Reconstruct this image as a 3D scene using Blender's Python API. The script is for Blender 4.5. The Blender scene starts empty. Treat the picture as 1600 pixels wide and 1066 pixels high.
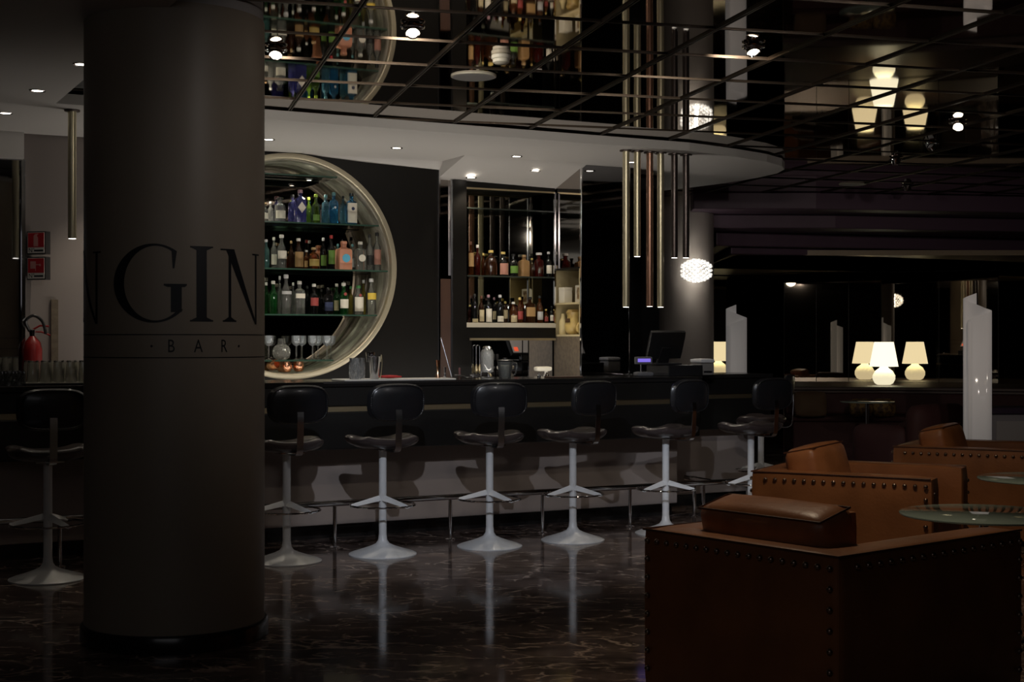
import bpy, bmesh, math, random
from math import sin, cos, pi, radians, atan2, sqrt
from mathutils import Vector, Matrix
random.seed(7)
SC = bpy.context.scene
COL = SC.collection
FPX = 2222.0          # focal length in pixels of a 1600 px wide frame (50 mm on 36 mm)
CAMH = 1.4

# ------------------------------------------------------------------ camera, world, exposure, big lights
cam_d = bpy.data.cameras.new('camera'); cam_d.lens = 50; cam_d.sensor_width = 36; cam_d.clip_start = .05; cam_d.clip_end = 200
cam = bpy.data.objects.new('camera', cam_d); COL.objects.link(cam)
cam.location = (0, 0, CAMH); cam.rotation_euler = (radians(90), 0, 0)
SC.camera = cam
w = bpy.data.worlds.new('world'); SC.world = w; w.use_nodes = True
w.node_tree.nodes['Background'].inputs[0].default_value = (.55, .6, .7, 1)
w.node_tree.nodes['Background'].inputs[1].default_value = .012
SC.view_settings.view_transform = 'Standard'; SC.view_settings.look = 'None'
SC.view_settings.gamma = 1; SC.view_settings.use_curve_mapping = False
SC.view_settings.exposure = 0.0
SC.cycles.transparent_max_bounces = 32
SC.cycles.max_bounces = 10
SC.cycles.sample_clamp_indirect = 4.0

# bar frame: origin at the first foot-rail post, s along the bar, d into the bar
BO = Vector((-1.2, 9.63, 0)); BA = atan2(.459, .888)
BM = Matrix.Translation(BO) @ Matrix.Rotation(BA, 4, 'Z')
def bw(s, d, z=0): return BM @ Vector((s, d, z))
def s_of(p, d):
    k = (p-800)/FPX
    x0, y0 = -1.2-.459*d, 9.63+.888*d
    return (k*y0-x0)/(.888-k*.459)
def gp(p, Y, z=0): return Vector(((p-800)/FPX*Y, Y, z))

def spot(name, loc, tgt, energy, cone, col=(1, .9, .76), size=.03, blend=.35):
    l = bpy.data.lights.new(name, 'SPOT'); l.energy = energy; l.color = col
    l.spot_size = radians(cone); l.spot_blend = blend; l.shadow_soft_size = size
    o = bpy.data.objects.new(name, l); COL.objects.link(o); o.location = loc
    o.rotation_euler = (Vector(tgt)-Vector(loc)).to_track_quat('-Z', 'Y').to_euler()
    return o
def area(name, loc, tgt, energy, sx, sy, col=(1, .92, .82)):
    l = bpy.data.lights.new(name, 'AREA'); l.energy = energy; l.color = col; l.shape = 'RECTANGLE'; l.size = sx; l.size_y = sy
    o = bpy.data.objects.new(name, l); COL.objects.link(o); o.location = loc
    o.rotation_euler = (Vector(tgt)-Vector(loc)).to_track_quat('-Z', 'Y').to_euler()
    return o
# cool track spots over the lobby that throw the stools' shadows on the bar front
COOL = (.80, .87, 1)
spot('lobby_spot', (-.30, 4.6, 2.9), (.02, 9.75, .50), 210, 33, COOL, .02, .35)
spot('lobby_spot', (.55, 4.9, 2.9), (1.95, 11.0, .50), 150, 20, COOL, .02, .4)
# light of the gimbal spots on the mirror ceiling: they graze the canopy edge and the niche
for gx, gy, tx, ty in ((-.47, 7.16, -.7, 10.3), (1.30, 7.64, .9, 11.2), (-1.22, 7.72, -1.9, 9.9)):
    spot('gimbal_light', (gx, gy, 2.925), (tx, ty, 2.66), 8 if gx < -1 else 40, 95, (1, .92, .80), .03, .8)
# warm downlights over the armchairs
WARM = (1, .80, .56)
spot('seat_spot', (1.0, 6.5, 2.93), (1.25, 5.9, .6), 44, 75, WARM, .03, .7)
spot('seat_spot', (1.5, 6.6, 2.93), (2.0, 8.3, .5), 56, 60, WARM, .03, .7)
spot('seat_spot', (2.6, 8.4, 2.93), (3.3, 10.2, .5), 15, 60, WARM, .03, .7)
# spots that wash the cornice and the far lounge
spot('lounge_spot', (2.6, 5.2, 2.92), (4.6, 15.5, 2.5), 115, 34, (1, .86, .78), .03, .7)
spot('lounge_spot', (3.6, 9.0, 2.92), (4.2, 15.6, .6), 42, 50, (1, .84, .70), .03, .7)  # added to brighten the far lounge
# added fill without fixtures: a soft glow from behind and two bar washes
area('fill_glow', (-1.2, 1.0, 2.85), (.6, 9, .6), 7, 3.0, 2.0, (.98, .96, 1))
spot('fill_wash', (.2, 4.6, 2.9), bw(.2, .2, 1.1), 36, 74, (1, .93, .90), .12, 1)
spot('fill_wash', (2.4, 5.4, 2.9), bw(2.2, .2, 1.1), 36, 74, (1, .93, .90), .12, 1)

# ------------------------------------------------------------------ materials
MATS = {}
def mat(name, col, rough=.5, metal=0, noise=None, bump=None, spec=.5, coat=0, emit=None, estr=0, aniso=0):
    if name in MATS: return MATS[name]
    m = bpy.data.materials.new(name); m.use_nodes = True; MATS[name] = m
    nt = m.node_tree; b = nt.nodes['Principled BSDF']
    b.inputs['Base Color'].default_value = (*col, 1); b.inputs['Roughness'].default_value = rough
    b.inputs['Metallic'].default_value = metal; b.inputs['Specular IOR Level'].default_value = spec
    b.inputs['Coat Weight'].default_value = coat; b.inputs['Coat Roughness'].default_value = .08
    if emit: b.inputs['Emission Color'].default_value = (*emit, 1); b.inputs['Emission Strength'].default_value = estr
    if noise or bump:
        tc = nt.nodes.new('ShaderNodeTexCoord')
    if noise:      # (scale, colour2, lo, hi)
        n = nt.nodes.new('ShaderNodeTexNoise'); n.inputs['Scale'].default_value = noise[0]; n.inputs['Detail'].default_value = 6
        r = nt.nodes.new('ShaderNodeValToRGB'); r.color_ramp.elements[0].position = noise[2]; r.color_ramp.elements[1].position = noise[3]
        r.color_ramp.elements[0].color = (*col, 1); r.color_ramp.elements[1].color = (*noise[1], 1)
        nt.links.new(tc.outputs['Object'], n.inputs['Vector']); nt.links.new(n.outputs['Fac'], r.inputs['Fac'])
        nt.links.new(r.outputs['Color'], b.inputs['Base Color'])
    if bump:       # (scale, strength)
        n = nt.nodes.new('ShaderNodeTexNoise'); n.inputs['Scale'].default_value = bump[0]; n.inputs['Detail'].default_value = 4
        bp = nt.nodes.new('ShaderNodeBump'); bp.inputs['Strength'].default_value = bump[1]; bp.inputs['Distance'].default_value = .01
        nt.links.new(tc.outputs['Object'], n.inputs['Vector']); nt.links.new(n.outputs['Fac'], bp.inputs['Height'])
        nt.links.new(bp.outputs['Normal'], b.inputs['Normal'])
    return m
def glass(name, tint, dif=.12, dcol=None, rough=.03):
    if name in MATS: return MATS[name]
    m = bpy.data.materials.new(name); m.use_nodes = True; MATS[name] = m
    nt = m.node_tree; nt.nodes.remove(nt.nodes['Principled BSDF']); out = nt.nodes['Material Output']
    t = nt.nodes.new('ShaderNodeBsdfTransparent'); t.inputs[0].default_value = (*tint, 1)
    d = nt.nodes.new('ShaderNodeBsdfDiffuse'); d.inputs[0].default_value = (*(dcol or tint), 1)
    g = nt.nodes.new('ShaderNodeBsdfGlossy'); g.inputs[0].default_value = (1, 1, 1, 1); g.inputs['Roughness'].default_value = rough
    f = nt.nodes.new('ShaderNodeFresnel'); f.inputs[0].default_value = 1.55
    m1 = nt.nodes.new('ShaderNodeMixShader'); m1.inputs[0].default_value = dif
    m2 = nt.nodes.new('ShaderNodeMixShader')
    nt.links.new(t.outputs[0], m1.inputs[1]); nt.links.new(d.outputs[0], m1.inputs[2])
    nt.links.new(f.outputs[0], m2.inputs[0]); nt.links.new(m1.outputs[0], m2.inputs[1]); nt.links.new(g.outputs[0], m2.inputs[2])
    nt.links.new(m2.outputs[0], out.inputs['Surface'])
    return m
def emit(name, col, s):
    if name in MATS: return MATS[name]
    m = bpy.data.materials.new(name); m.use_nodes = True; MATS[name] = m
    b = m.node_tree.nodes['Principled BSDF']; b.inputs['Base Color'].default_value = (*[min(.8, c) for c in col], 1)
    b.inputs['Emission Color'].default_value = (*col, 1); b.inputs['Emission Strength'].default_value = s
    return m
def marble():
    m = bpy.data.materials.new('dark_marble'); m.use_nodes = True; nt = m.node_tree; b = nt.nodes['Principled BSDF']
    N = nt.nodes.new; L = nt.links.new
    tc = N('ShaderNodeTexCoord'); mp = N('ShaderNodeMapping'); mp.inputs['Rotation'].default_value = (0, 0, .5); mp.inputs['Scale'].default_value = (1, 1.7, 1)
    L(tc.outputs['Object'], mp.inputs[0])
    n0 = N('ShaderNodeTexNoise'); n0.inputs['Scale'].default_value = 2.2; n0.inputs['Detail'].default_value = 5; L(mp.outputs[0], n0.inputs['Vector'])
    mx = N('ShaderNodeVectorMath'); mx.operation = 'MULTIPLY_ADD'; mx.inputs[1].default_value = (.55, .55, .55)
    L(n0.outputs['Color'], mx.inputs[0]); L(mp.outputs[0], mx.inputs[2])
    def veins(scale, width, detail):
        v = N('ShaderNodeTexVoronoi'); v.feature = 'DISTANCE_TO_EDGE'; v.inputs['Scale'].default_value = scale; L(mx.outputs[0], v.inputs['Vector'])
        r = N('ShaderNodeMapRange'); r.inputs[1].default_value = 0; r.inputs[2].default_value = width; r.inputs[3].default_value = 1; r.inputs[4].default_value = 0; L(v.outputs['Distance'], r.inputs[0])
        n = N('ShaderNodeTexNoise'); n.inputs['Scale'].default_value = scale*.8; n.inputs['Detail'].default_value = detail; L(mp.outputs[0], n.inputs['Vector'])
        k = N('ShaderNodeMapRange'); k.inputs[1].default_value = .48; k.inputs[2].default_value = .62; L(n.outputs['Fac'], k.inputs[0])
        mu = N('ShaderNodeMath'); mu.operation = 'MULTIPLY'; L(r.outputs[0], mu.inputs[0]); L(k.outputs[0], mu.inputs[1]); return mu
    v1, v2 = veins(2.6, .05, 5), veins(6.5, .085, 4)
    ad = N('ShaderNodeMath'); ad.operation = 'ADD'; ad.use_clamp = True; L(v1.outputs[0], ad.inputs[0]); L(v2.outputs[0], ad.inputs[1])
    n2 = N('ShaderNodeTexNoise'); n2.inputs['Scale'].default_value = 5; n2.inputs['Detail'].default_value = 8; L(mx.outputs[0], n2.inputs['Vector'])
    rp = N('ShaderNodeValToRGB'); rp.color_ramp.elements[0].position = .35; rp.color_ramp.elements[1].position = .75
    rp.color_ramp.elements[0].color = (.050, .035, .031, 1); rp.color_ramp.elements[1].color = (.21, .15, .13, 1); L(n2.outputs['Fac'], rp.inputs[0])
    mc = N('ShaderNodeMixRGB'); mc.inputs[2].default_value = (.60, .47, .39, 1); L(ad.outputs[0], mc.inputs[0]); L(rp.outputs[0], mc.inputs[1])
    L(mc.outputs[0], b.inputs['Base Color']); b.inputs['Roughness'].default_value = .085; b.inputs['Specular IOR Level'].default_value = .6
    return m
M_MARBLE = marble()
M_TILE = mat('bronze_mirror', (.50, .44, .38), .025, 1)
M_SMOKE = mat('smoked_mirror', (.40, .36, .33), .03, 1)
M_SMOKE2 = mat('grey_mirror', (.28, .28, .29), .03, 1)
M_BRONZEWALL = mat('dark_bronze_mirror', (.62, .54, .42), .015, 1)
M_GRID = mat('bronze_strip', (.065, .050, .038), .45, 1)
M_WHITE = mat('white_plaster', (.62, .60, .58), .6, bump=(30, .05))
M_CEIL = mat('dark_ceiling', (.10, .10, .10), .8)
M_BLACKWALL = mat('black_lacquer', (.0045, .004, .0035), .38, noise=(1.5, (.007, .006, .005), .3, .7), spec=.25)
M_GREYWALL = mat('grey_wall_paint', (.20, .172, .160), .7, bump=(18, .05))
M_CLAD = mat('column_laminate', (.30, .25, .19), .45, noise=(2, (.34, .285, .22), .3, .7))
M_CLADTOP = mat('column_plaster', (.45, .42, .40), .7, bump=(20, .05))
M_LETTER = mat('black_vinyl_letter', (.008, .009, .012), .5)
M_SKIRT = mat('black_stone', (.012, .011, .011), .2, noise=(6, (.03, .027, .025), .4, .7))
M_BARTOP = mat('bar_black_top', (.014, .013, .013), .16)
M_BARBODY = mat('bar_black_leather', (.009, .0085, .008), .38, bump=(40, .08))
M_GOLD = mat('brushed_gold', (.62, .52, .33), .38, 1)
M_PANEL = mat('bar_mauve_panel', (.37, .300, .262), .5, noise=(3, (.40, .33, .29), .3, .7))
M_CHROME = mat('chrome', (.82, .82, .84), .08, 1)
M_STEEL = mat('steel', (.6, .6, .62), .22, 1)
M_ENAMEL = mat('white_enamel', (.80, .81, .82), .32, noise=(9, (.70, .69, .66), .55, .75))
M_VINYL = mat('black_vinyl', (.014, .014, .016), .30, bump=(14, .12), coat=.15)
M_SEAT = mat('dark_vinyl_seat', (.055, .042, .041), .28, bump=(12, .12), coat=.4)
M_LEATHER = mat('tan_leather', (.34, .130, .046), .40, noise=(4, (.23, .086, .030), .35, .7), bump=(60, .12))
M_LEATHER2 = mat('tan_leather_cushion', (.40, .155, .058), .40, noise=(6, (.27, .095, .032), .35, .7), bump=(50, .12))
M_STUD = mat('bronze_stud', (.30, .22, .17), .28, 1)
M_MAROON = mat('maroon_velvet', (.050, .015, .014), .75, bump=(30, .1))
M_RING = mat('champagne_metal', (.50, .45, .33), .36, .55, bump=(8, .03))
M_LINING = mat('silver_lining', (.40, .37, .31), .42, .35, noise=(7, (.27, .25, .20), .4, .6))
M_BRASS = mat('brass_tube', (.66, .60, .42), .34, .75)
M_COPPER = mat('copper_tube', (.36, .20, .14), .30, .8)
M_DKTUBE = mat('dark_bronze_tube', (.10, .08, .075), .30, .8)
M_MUG = mat('copper_mug', (.85, .43, .26), .2, 1, bump=(60, .3))
M_BLACK = mat('black_plastic', (.012, .012, .013), .35)
M_BLACKGL = mat('black_gloss', (.006, .006, .007), .06)
M_GREYPL = mat('grey_plastic', (.5, .5, .5), .5)
M_TABLEGLASS = glass('green_table_glass', (.45, .62, .54), .65, (.50, .62, .55), .02)
M_SHELFGLASS = glass('shelf_glass', (.92, .96, .94), .015, (.3, .4, .35), .02)
M_SHELFEDGE = mat('shelf_glass_edge', (.035, .075, .055), .12)
M_CLEAR = glass('clear_glass', (.90, .91, .90), .07, (.9, .9, .88))
M_MAUVE = mat('mauve_cornice', (.095, .058, .088), .5)
M_WOOD = mat('dark_walnut', (.040, .019, .013), .45, noise=(3, (.06, .028, .018), .3, .7))
M_BROWNPANEL = mat('brown_panel', (.10, .075, .05), .6, noise=(30, (.13, .10, .065), .4, .6))
M_NICHE = mat('cream_niche', (.50, .42, .24), .6)
M_CREAM = mat('cream_paint', (.70, .66, .55), .5)
M_RED = mat('red_paint', (.24, .012, .012), .35)
M_SIGNRED = mat('sign_red', (.50, .02, .03), .5)
M_SIGNWHITE = mat('sign_white', (.75, .73, .70), .5)
M_DOWN = emit('downlight_glow', (1, .90, .76), 9)
M_BULB = emit('spot_glow', (1, .88, .68), 14)
M_TIP = emit('pendant_tip_glow', (1, .95, .85), 5)
M_SHADE = emit('lamp_shade_glow', (1, .92, .66), 1.35)
M_GLOBE = emit('lamp_base_glow', (1, .90, .62), .85)
M_BEAD = emit('bead_glow', (1, .95, .86), .75)
M_ACRYL = mat('white_acrylic', (.80, .77, .74), .10, emit=(.9, .86, .84), estr=.075)
M_LCD = emit('lcd_violet', (.28, .20, 1), .6)
M_SCREEN = emit('screen_grey', (.30, .28, .27), .18)
M_SCREENRED = emit('screen_red', (1, .12, .05), .7)
M_FILL = emit('canopy_fill_strip', (1, .93, .84), 2)

# ------------------------------------------------------------------ mesh helpers
class MB:
    def __init__(s): s.v = []; s.f = []
    def add(s, vs, fs):
        o = len(s.v); s.v += [tuple(x) for x in vs]; s.f += [tuple(i+o for i in f) for f in fs]; return s
    def box(s, c, sz, rz=0):
        hx, hy, hz = sz[0]/2, sz[1]/2, sz[2]/2; vs = []
        for z in (-hz, hz):
            for x, y in ((-hx, -hy), (hx, -hy), (hx, hy), (-hx, hy)):
                vs.append((c[0]+x*cos(rz)-y*sin(rz), c[1]+x*sin(rz)+y*cos(rz), c[2]+z))
        return s.add(vs, [(3, 2, 1, 0), (4, 5, 6, 7), (0, 1, 5, 4), (1, 2, 6, 5), (2, 3, 7, 6), (3, 0, 4, 7)])
    def b2(s, x0, x1, y0, y1, z0, z1): return s.box(((x0+x1)/2, (y0+y1)/2, (z0+z1)/2), (abs(x1-x0), abs(y1-y0), abs(z1-z0)))
    def lathe(s, prof, n=24, c=(0, 0, 0), e=2, cap=True):
        vs = []; fs = []; m = len(prof)
        for k in range(n):
            a = 2*pi*(k+.5)/n; g = (abs(cos(a))**e+abs(sin(a))**e)**(-1/e)
            for r, z in prof: vs.append((c[0]+r*g*cos(a), c[1]+r*g*sin(a), c[2]+z))
        for k in range(n):
            k2 = (k+1) % n
            for j in range(m-1): fs.append((k*m+j, k2*m+j, k2*m+j+1, k*m+j+1))
        if cap:
            if prof[0][0] > 1e-5: fs.append(tuple(k*m for k in range(n))[::-1])
            if prof[-1][0] > 1e-5: fs.append(tuple(k*m+m-1 for k in range(n)))
        return s.add(vs, fs)
    def tube(s, path, r, n=10, closed=False):
        P = [Vector(p) for p in path]; m = len(P); R = r if isinstance(r, (list, tuple)) else [r]*m
        vs = []; fs = []; up = None
        for i in range(m):
            t = (P[(i+1) % m]-P[i-1]) if closed else (P[min(i+1, m-1)]-P[max(i-1, 0)])
            t.normalize()
            if up is None:
                up = Vector((0, 0, 1)) if abs(t.z) < .9 else Vector((1, 0, 0))
            a = t.cross(up).normalized(); b = a.cross(t); up = b
            for k in range(n):
                an = 2*pi*k/n; vs.append(P[i]+(a*cos(an)+b*sin(an))*R[i])
        for i in range(m if closed else m-1):
            j = (i+1) % m
            for k in range(n): fs.append((i*n+k, i*n+(k+1) % n, j*n+(k+1) % n, j*n+k))
        if not closed: fs += [tuple(range(n))[::-1], tuple(range((m-1)*n, m*n))]
        return s.add(vs, fs)
    def cyl(s, p0, p1, r, n=16): return s.tube([p0, p1], r, n)
    def prism(s, poly, z0, z1):
        n = len(poly); vs = [(x, y, z0) for x, y in poly]+[(x, y, z1) for x, y in poly]
        return s.add(vs, [tuple(range(n))[::-1], tuple(range(n, 2*n))]+[(i, (i+1) % n, n+(i+1) % n, n+i) for i in range(n)])
    def rbox(s, c, sz, r, n=6, bulge=0, M=None):
        tmp = bmesh.new(); bmesh.ops.create_cube(tmp, size=2)
        bmesh.ops.subdivide_edges(tmp, edges=tmp.edges[:], cuts=n, use_grid_fill=True)
        h = Vector(sz)/2; vs = []
        for v in tmp.verts:
            q = v.co
            p = Vector((q.x*h.x, q.y*h.y, q.z*h.z)); inn = Vector([max(-(h[i]-r), min(h[i]-r, p[i])) for i in range(3)])
            dlt = p-inn
            if dlt.length > 1e-6:
                mx = max(abs(x) for x in dlt); p = inn+dlt.normalized()*mx if dlt.length > mx else p
            if bulge:
                ax = max(range(3), key=lambda i: abs(q[i]))
                o = [i for i in range(3) if i != ax]
                p[ax] += math.copysign(bulge*(1-q[o[0]]**2)*(1-q[o[1]]**2), q[ax])*(2 if sz[ax] == min(sz) else .6)
            p = Vector(p); p = (M @ p) if M else p
            vs.append(p+Vector(c))
        tmp.verts.index_update(); fs = [tuple(v.index for v in f.verts) for f in tmp.faces]; tmp.free()
        return s.add(vs, fs)
    def build(s, name, m, parent=None, smooth=True, bevel=0, loc=None, rz=None, M=None):
        me = bpy.data.meshes.new(name); me.from_pydata(s.v, [], s.f); me.update()
        bm = bmesh.new(); bm.from_mesh(me); bmesh.ops.recalc_face_normals(bm, faces=bm.faces[:]); bm.to_mesh(me); bm.free()
        o = bpy.data.objects.new(name, me); COL.objects.link(o)
        if parent: o.parent = parent
        if loc is not None: o.location = loc
        if rz is not None: o.rotation_euler = (0, 0, rz)
        if M is not None: o.matrix_world = M
        if m: me.materials.append(m)
        if smooth:
            for p in me.polygons: p.use_smooth = True
            me.set_sharp_from_angle(angle=radians(38))
        if bevel:
            b = o.modifiers.new('bevel', 'BEVEL'); b.width = bevel; b.segments = 2; b.limit_method = 'ANGLE'; b.angle_limit = radians(40)
        return o
def empty(name, loc, rz=0, label=None, cat=None, group=None):
    o = bpy.data.objects.new(name, None); COL.objects.link(o); o.location = loc; o.rotation_euler = (0, 0, rz); o.empty_display_size = .1
    tag(o, label, cat, group); return o
def tag(o, label=None, cat=None, group=None, kind=None):
    if label: o['label'] = label
    if cat: o['category'] = cat
    if group: o['group'] = group
    if kind: o['kind'] = kind
    return o
def struct(o, label=None, cat=None): return tag(o, label, cat, kind='structure')
def dup(root, loc=None, rz=None, label=None, group=None):
    r = root.copy(); COL.objects.link(r)
    if loc is not None: r.location = loc
    if rz is not None: r.rotation_euler = (0, 0, rz)
    if label: r['label'] = label
    if group: r['group'] = group
    for ch in list(root.children):
        c = ch.copy(); COL.objects.link(c); c.parent = r
        for g in list(ch.children):
            d = g.copy(); COL.objects.link(d); d.parent = c
    return r
def bempty(name, s, d, z, label, cat, group=None, rz=0): return empty(name, bw(s, d, z), BA+rz, label, cat, group)
def bbuild(mb, name, m, **k): return mb.build(name, m, loc=BO, rz=BA, **k)
def crom(pts, n=8, closed=False):
    out = []; m = len(pts); P = [Vector(p) for p in pts]
    for i in range(m if closed else m-1):
        p0 = P[i-1] if (closed or i > 0) else P[0]; p1 = P[i]; p2 = P[(i+1) % m]
        p3 = P[(i+2) % m] if (closed or i+2 < m) else P[-1]
        for k in range(n):
            t = k/n
            out.append(.5*((2*p1)+(p2-p0)*t+(2*p0-5*p1+4*p2-p3)*t*t+(3*p1-p0-3*p2+p3)*t**3))
    if not closed: out.append(P[-1])
    return out

# ------------------------------------------------------------------ the setting
CZ = 2.97            # underside of the mirror ceiling
SZ = 2.89            # underside of the canopy over the bar
struct(MB().b2(-14, 16, -6, 30, -.12, 0).build('floor', M_MARBLE, smooth=False), 'dark brown polished marble floor with pale veins', 'floor')
ceil = struct(MB().b2(-14, 16, -6, 30, CZ+.02, CZ+.12).build('ceiling', M_CEIL, smooth=False), 'dark mirrored tile ceiling with thin bronze grid lines', 'ceiling')
G1 = Vector((.966, .259, 0)); G2 = Vector((-.259, .966, 0)); GA = atan2(.259, .966)
TA, TB = .60, .66
def canopy_poly():
    return [(-1.8, .13), (3.0, .16), (3.55, .29), (3.96, .43), (4.25, .6), (4.42, .78), (4.55, 1.05), (4.6, 1.4), (4.6, 1.9), (4.52, 2.4), (4.35, 3.2), (-7, 3.2), (-7, -8), (-1.8, -8)]
tile_me = None; ntile = 0
for i in range(-6, 26):
    for j in range(7, 30):
        c = G1*(1.04+TA*(i+.5))+G2*(6.62+TB*(j-9+.5))
        Y = c.y; p = 800+FPX*c.x/Y; y = 533-FPX*(CZ-CAMH)/Y
        if Y > 16.2 or p < 330 or p > 1690 or y < -110: continue
        q = BM.inverted() @ c
        if q.y > .75 and q.x < 4.0 or q.y > 1.6 and q.x < 4.5: continue
        if q.x < -2.3: continue
        if tile_me is None:
            o = MB().b2(-TA/2+.006, TA/2-.006, -TB/2+.006, TB/2-.006, 0, .012).build('ceiling_tile', M_TILE, ceil, smooth=False, bevel=.003); tile_me = o.data
        else:
            o = bpy.data.objects.new('ceiling_tile', tile_me); COL.objects.link(o); o.parent = ceil
        o.location = (c.x, c.y, CZ); o.rotation_euler = (radians(random.gauss(0, .10)), radians(random.gauss(0, .10)), GA); ntile += 1
for i in range(-6, 26):            # bars running away from the camera (paired strips)
    a = G1*(1.04+TA*i)
    for off in (-.0075, .0075):
        m = MB().box(a+G1*off+G2*10.5+Vector((0, 0, CZ-.002)), (.008, 14.5, .016), GA)
        m.build('ceiling_strip', M_GRID, ceil, smooth=False)
for j in range(-4, 15):
    b = G2*(6.62+TB*j)
    MB().box(b+G1*4.5+Vector((0, 0, CZ-.001)), (13, .012, .012), GA).build('ceiling_strip', M_GRID, ceil, smooth=False)

struct(bbuild(MB().prism(canopy_poly(), SZ, CZ-.012), 'trim_1', M_WHITE, smooth=False, bevel=.004), 'pale plaster canopy above the bar with a rounded right end', 'canopy')
# plaster drop towards the bottle cabinet
struct(bbuild(MB().add([(1.545, 1.2, SZ), (2.69, 1.2, SZ), (2.69, 1.75, 2.72), (1.545, 1.75, 2.75), (1.545, 1.75, SZ), (2.69, 1.75, SZ)],
       [(0, 1, 2, 3), (0, 3, 4), (1, 5, 2), (3, 2, 5, 4), (0, 4, 5, 1)]), 'trim_2', M_WHITE, smooth=False), 'sloping plaster drop above the bottle cabinet', 'trim')
struct(bbuild(MB().add([(.35, 1.62, SZ), (1.545, 1.62, SZ), (1.545, 1.69, 2.825), (.9, 1.69, 2.85), (.35, 1.69, SZ-.004), (.35, 1.69, SZ), (1.545, 1.69, SZ)],
       [(0, 1, 2, 3, 4), (0, 4, 5), (1, 6, 2), (4, 3, 2, 6, 5), (0, 5, 6, 1)]), 'trim_3', M_WHITE, smooth=False), 'plaster fillet above the black round-niche panel', 'trim')

# back wall with the round niche
NS, NZ, NR = .26, 1.99, .895
m = MB(); n = 96; x0, x1, z0, z1 = -.75, 1.545, 0, SZ
for k in range(n):
    a = 2*pi*k/n; c, s_ = cos(a), sin(a)
    m.v.append((NS+(NR-.012)*c, 1.7, NZ+(NR-.012)*s_))
for k in range(n):
    a = 2*pi*k/n; c, s_ = cos(a), sin(a)
    t = min([((x1-NS)/c if c > 0 else (x0-NS)/c) if abs(c) > 1e-6 else 9e9, ((z1-NZ)/s_ if s_ > 0 else (z0-NZ)/s_) if abs(s_) > 1e-6 else 9e9])
    m.v.append((NS+t*c, 1.7, NZ+t*s_))
for k in range(n): m.f.append((k, (k+1) % n, n+(k+1) % n, n+k))
for cx, cz in ((x1, z1), (x0, z1), (x0, z0), (x1, z0)):
    a0 = atan2(cz-NZ, cx-NS) % (2*pi); k = int(a0/(2*pi)*n); m.v.append((cx, 1.7, cz)); m.f.append((n+k, n+(k+1) % n, len(m.v)-1))
# returns so the panel has thickness
m.b2(x1-.03, x1, 1.702, 2.2, 0, SZ).b2(x0, x0+.03, 1.702, 2.2, 0, SZ)
struct(bbuild(m, 'wall_back', M_BLACKWALL, smooth=False), 'black lacquered wall panel around the round bottle niche', 'wall')
struct(bbuild(MB().b2(-.75, 1.545, 2.2, 2.25, 0, SZ), 'wall_rear', M_BLACKWALL, smooth=False), 'black backing behind the round niche', 'wall')
struct(bbuild(MB().b2(1.538, 1.552, 1.685, 1.7, .9, 2.82), 'trim_4', M_CHROME, smooth=False), 'thin chrome edge on the right side of the black niche panel', 'trim')
# pieces between the panel and the cabinet
struct(bbuild(MB().b2(1.552, 1.66, 1.74, 1.76, 1.95, 2.75), 'trim_5', M_SMOKE, smooth=False), 'narrow mirror strip left of the bottle cabinet', 'mirror')
struct(bbuild(MB().b2(1.552, 1.66, 1.72, 1.76, .9, 1.92), 'trim_6', M_WOOD, smooth=False), 'narrow dark wood strip left of the bottle cabinet', 'trim')
struct(bbuild(MB().b2(1.66, 1.672, 1.715, 1.76, .9, 2.75), 'trim_7', M_CHROME, smooth=False), 'thin chrome edge beside the narrow mirror strip', 'trim')
struct(bbuild(MB().b2(1.672, 1.80, 1.70, 1.98, .9, 2.75), 'trim_8', M_BLACKWALL, smooth=False), 'black pilaster left of the bottle cabinet', 'trim')
struct(bbuild(MB().b2(1.545, 3.9, 2.02, 2.1, 0, SZ), 'wall_rear', M_BLACKWALL, smooth=False), 'black wall behind the bottle cabinet', 'wall')
# left part of the back wall
struct(bbuild(MB().b2(-1.78, -.72, 1.57, 1.68, 0, SZ), 'wall_left', M_GREYWALL, smooth=False), 'grey painted wall left of the round column', 'wall')
struct(bbuild(MB().b2(-3.6, -1.80, 1.56, 1.66, 0, 2.70), 'wall_mirror', M_SMOKE2, smooth=False), 'dark mirror panel at the left edge', 'wall')
struct(bbuild(MB().b2(-3.6, -1.79, 1.5, 1.66, 2.70, SZ), 'trim_9', M_WHITE, smooth=False), 'pale lintel above the left mirror panel', 'trim')
struct(bbuild(MB().b2(-1.80, -1.775, 1.54, 1.66, 0, 2.70), 'trim_10', M_CHROME, smooth=False), 'chrome edge of the left mirror panel', 'trim')
struct(bbuild(MB().b2(s_of(80, 1.56), s_of(91, 1.56), 1.552, 1.57, .9, 1.70), 'trim_11', M_BROWNPANEL, smooth=False), 'narrow brown strip on the grey wall beside the extinguisher', 'trim')
# dark wall right of the mirrored pillar
struct(bbuild(MB().b2(3.16, 3.70, 1.66, 1.76, 0, SZ), 'wall_right', M_BLACKGL, smooth=False), 'black glossy wall between the mirrored pillar and the grey column', 'wall')

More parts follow.
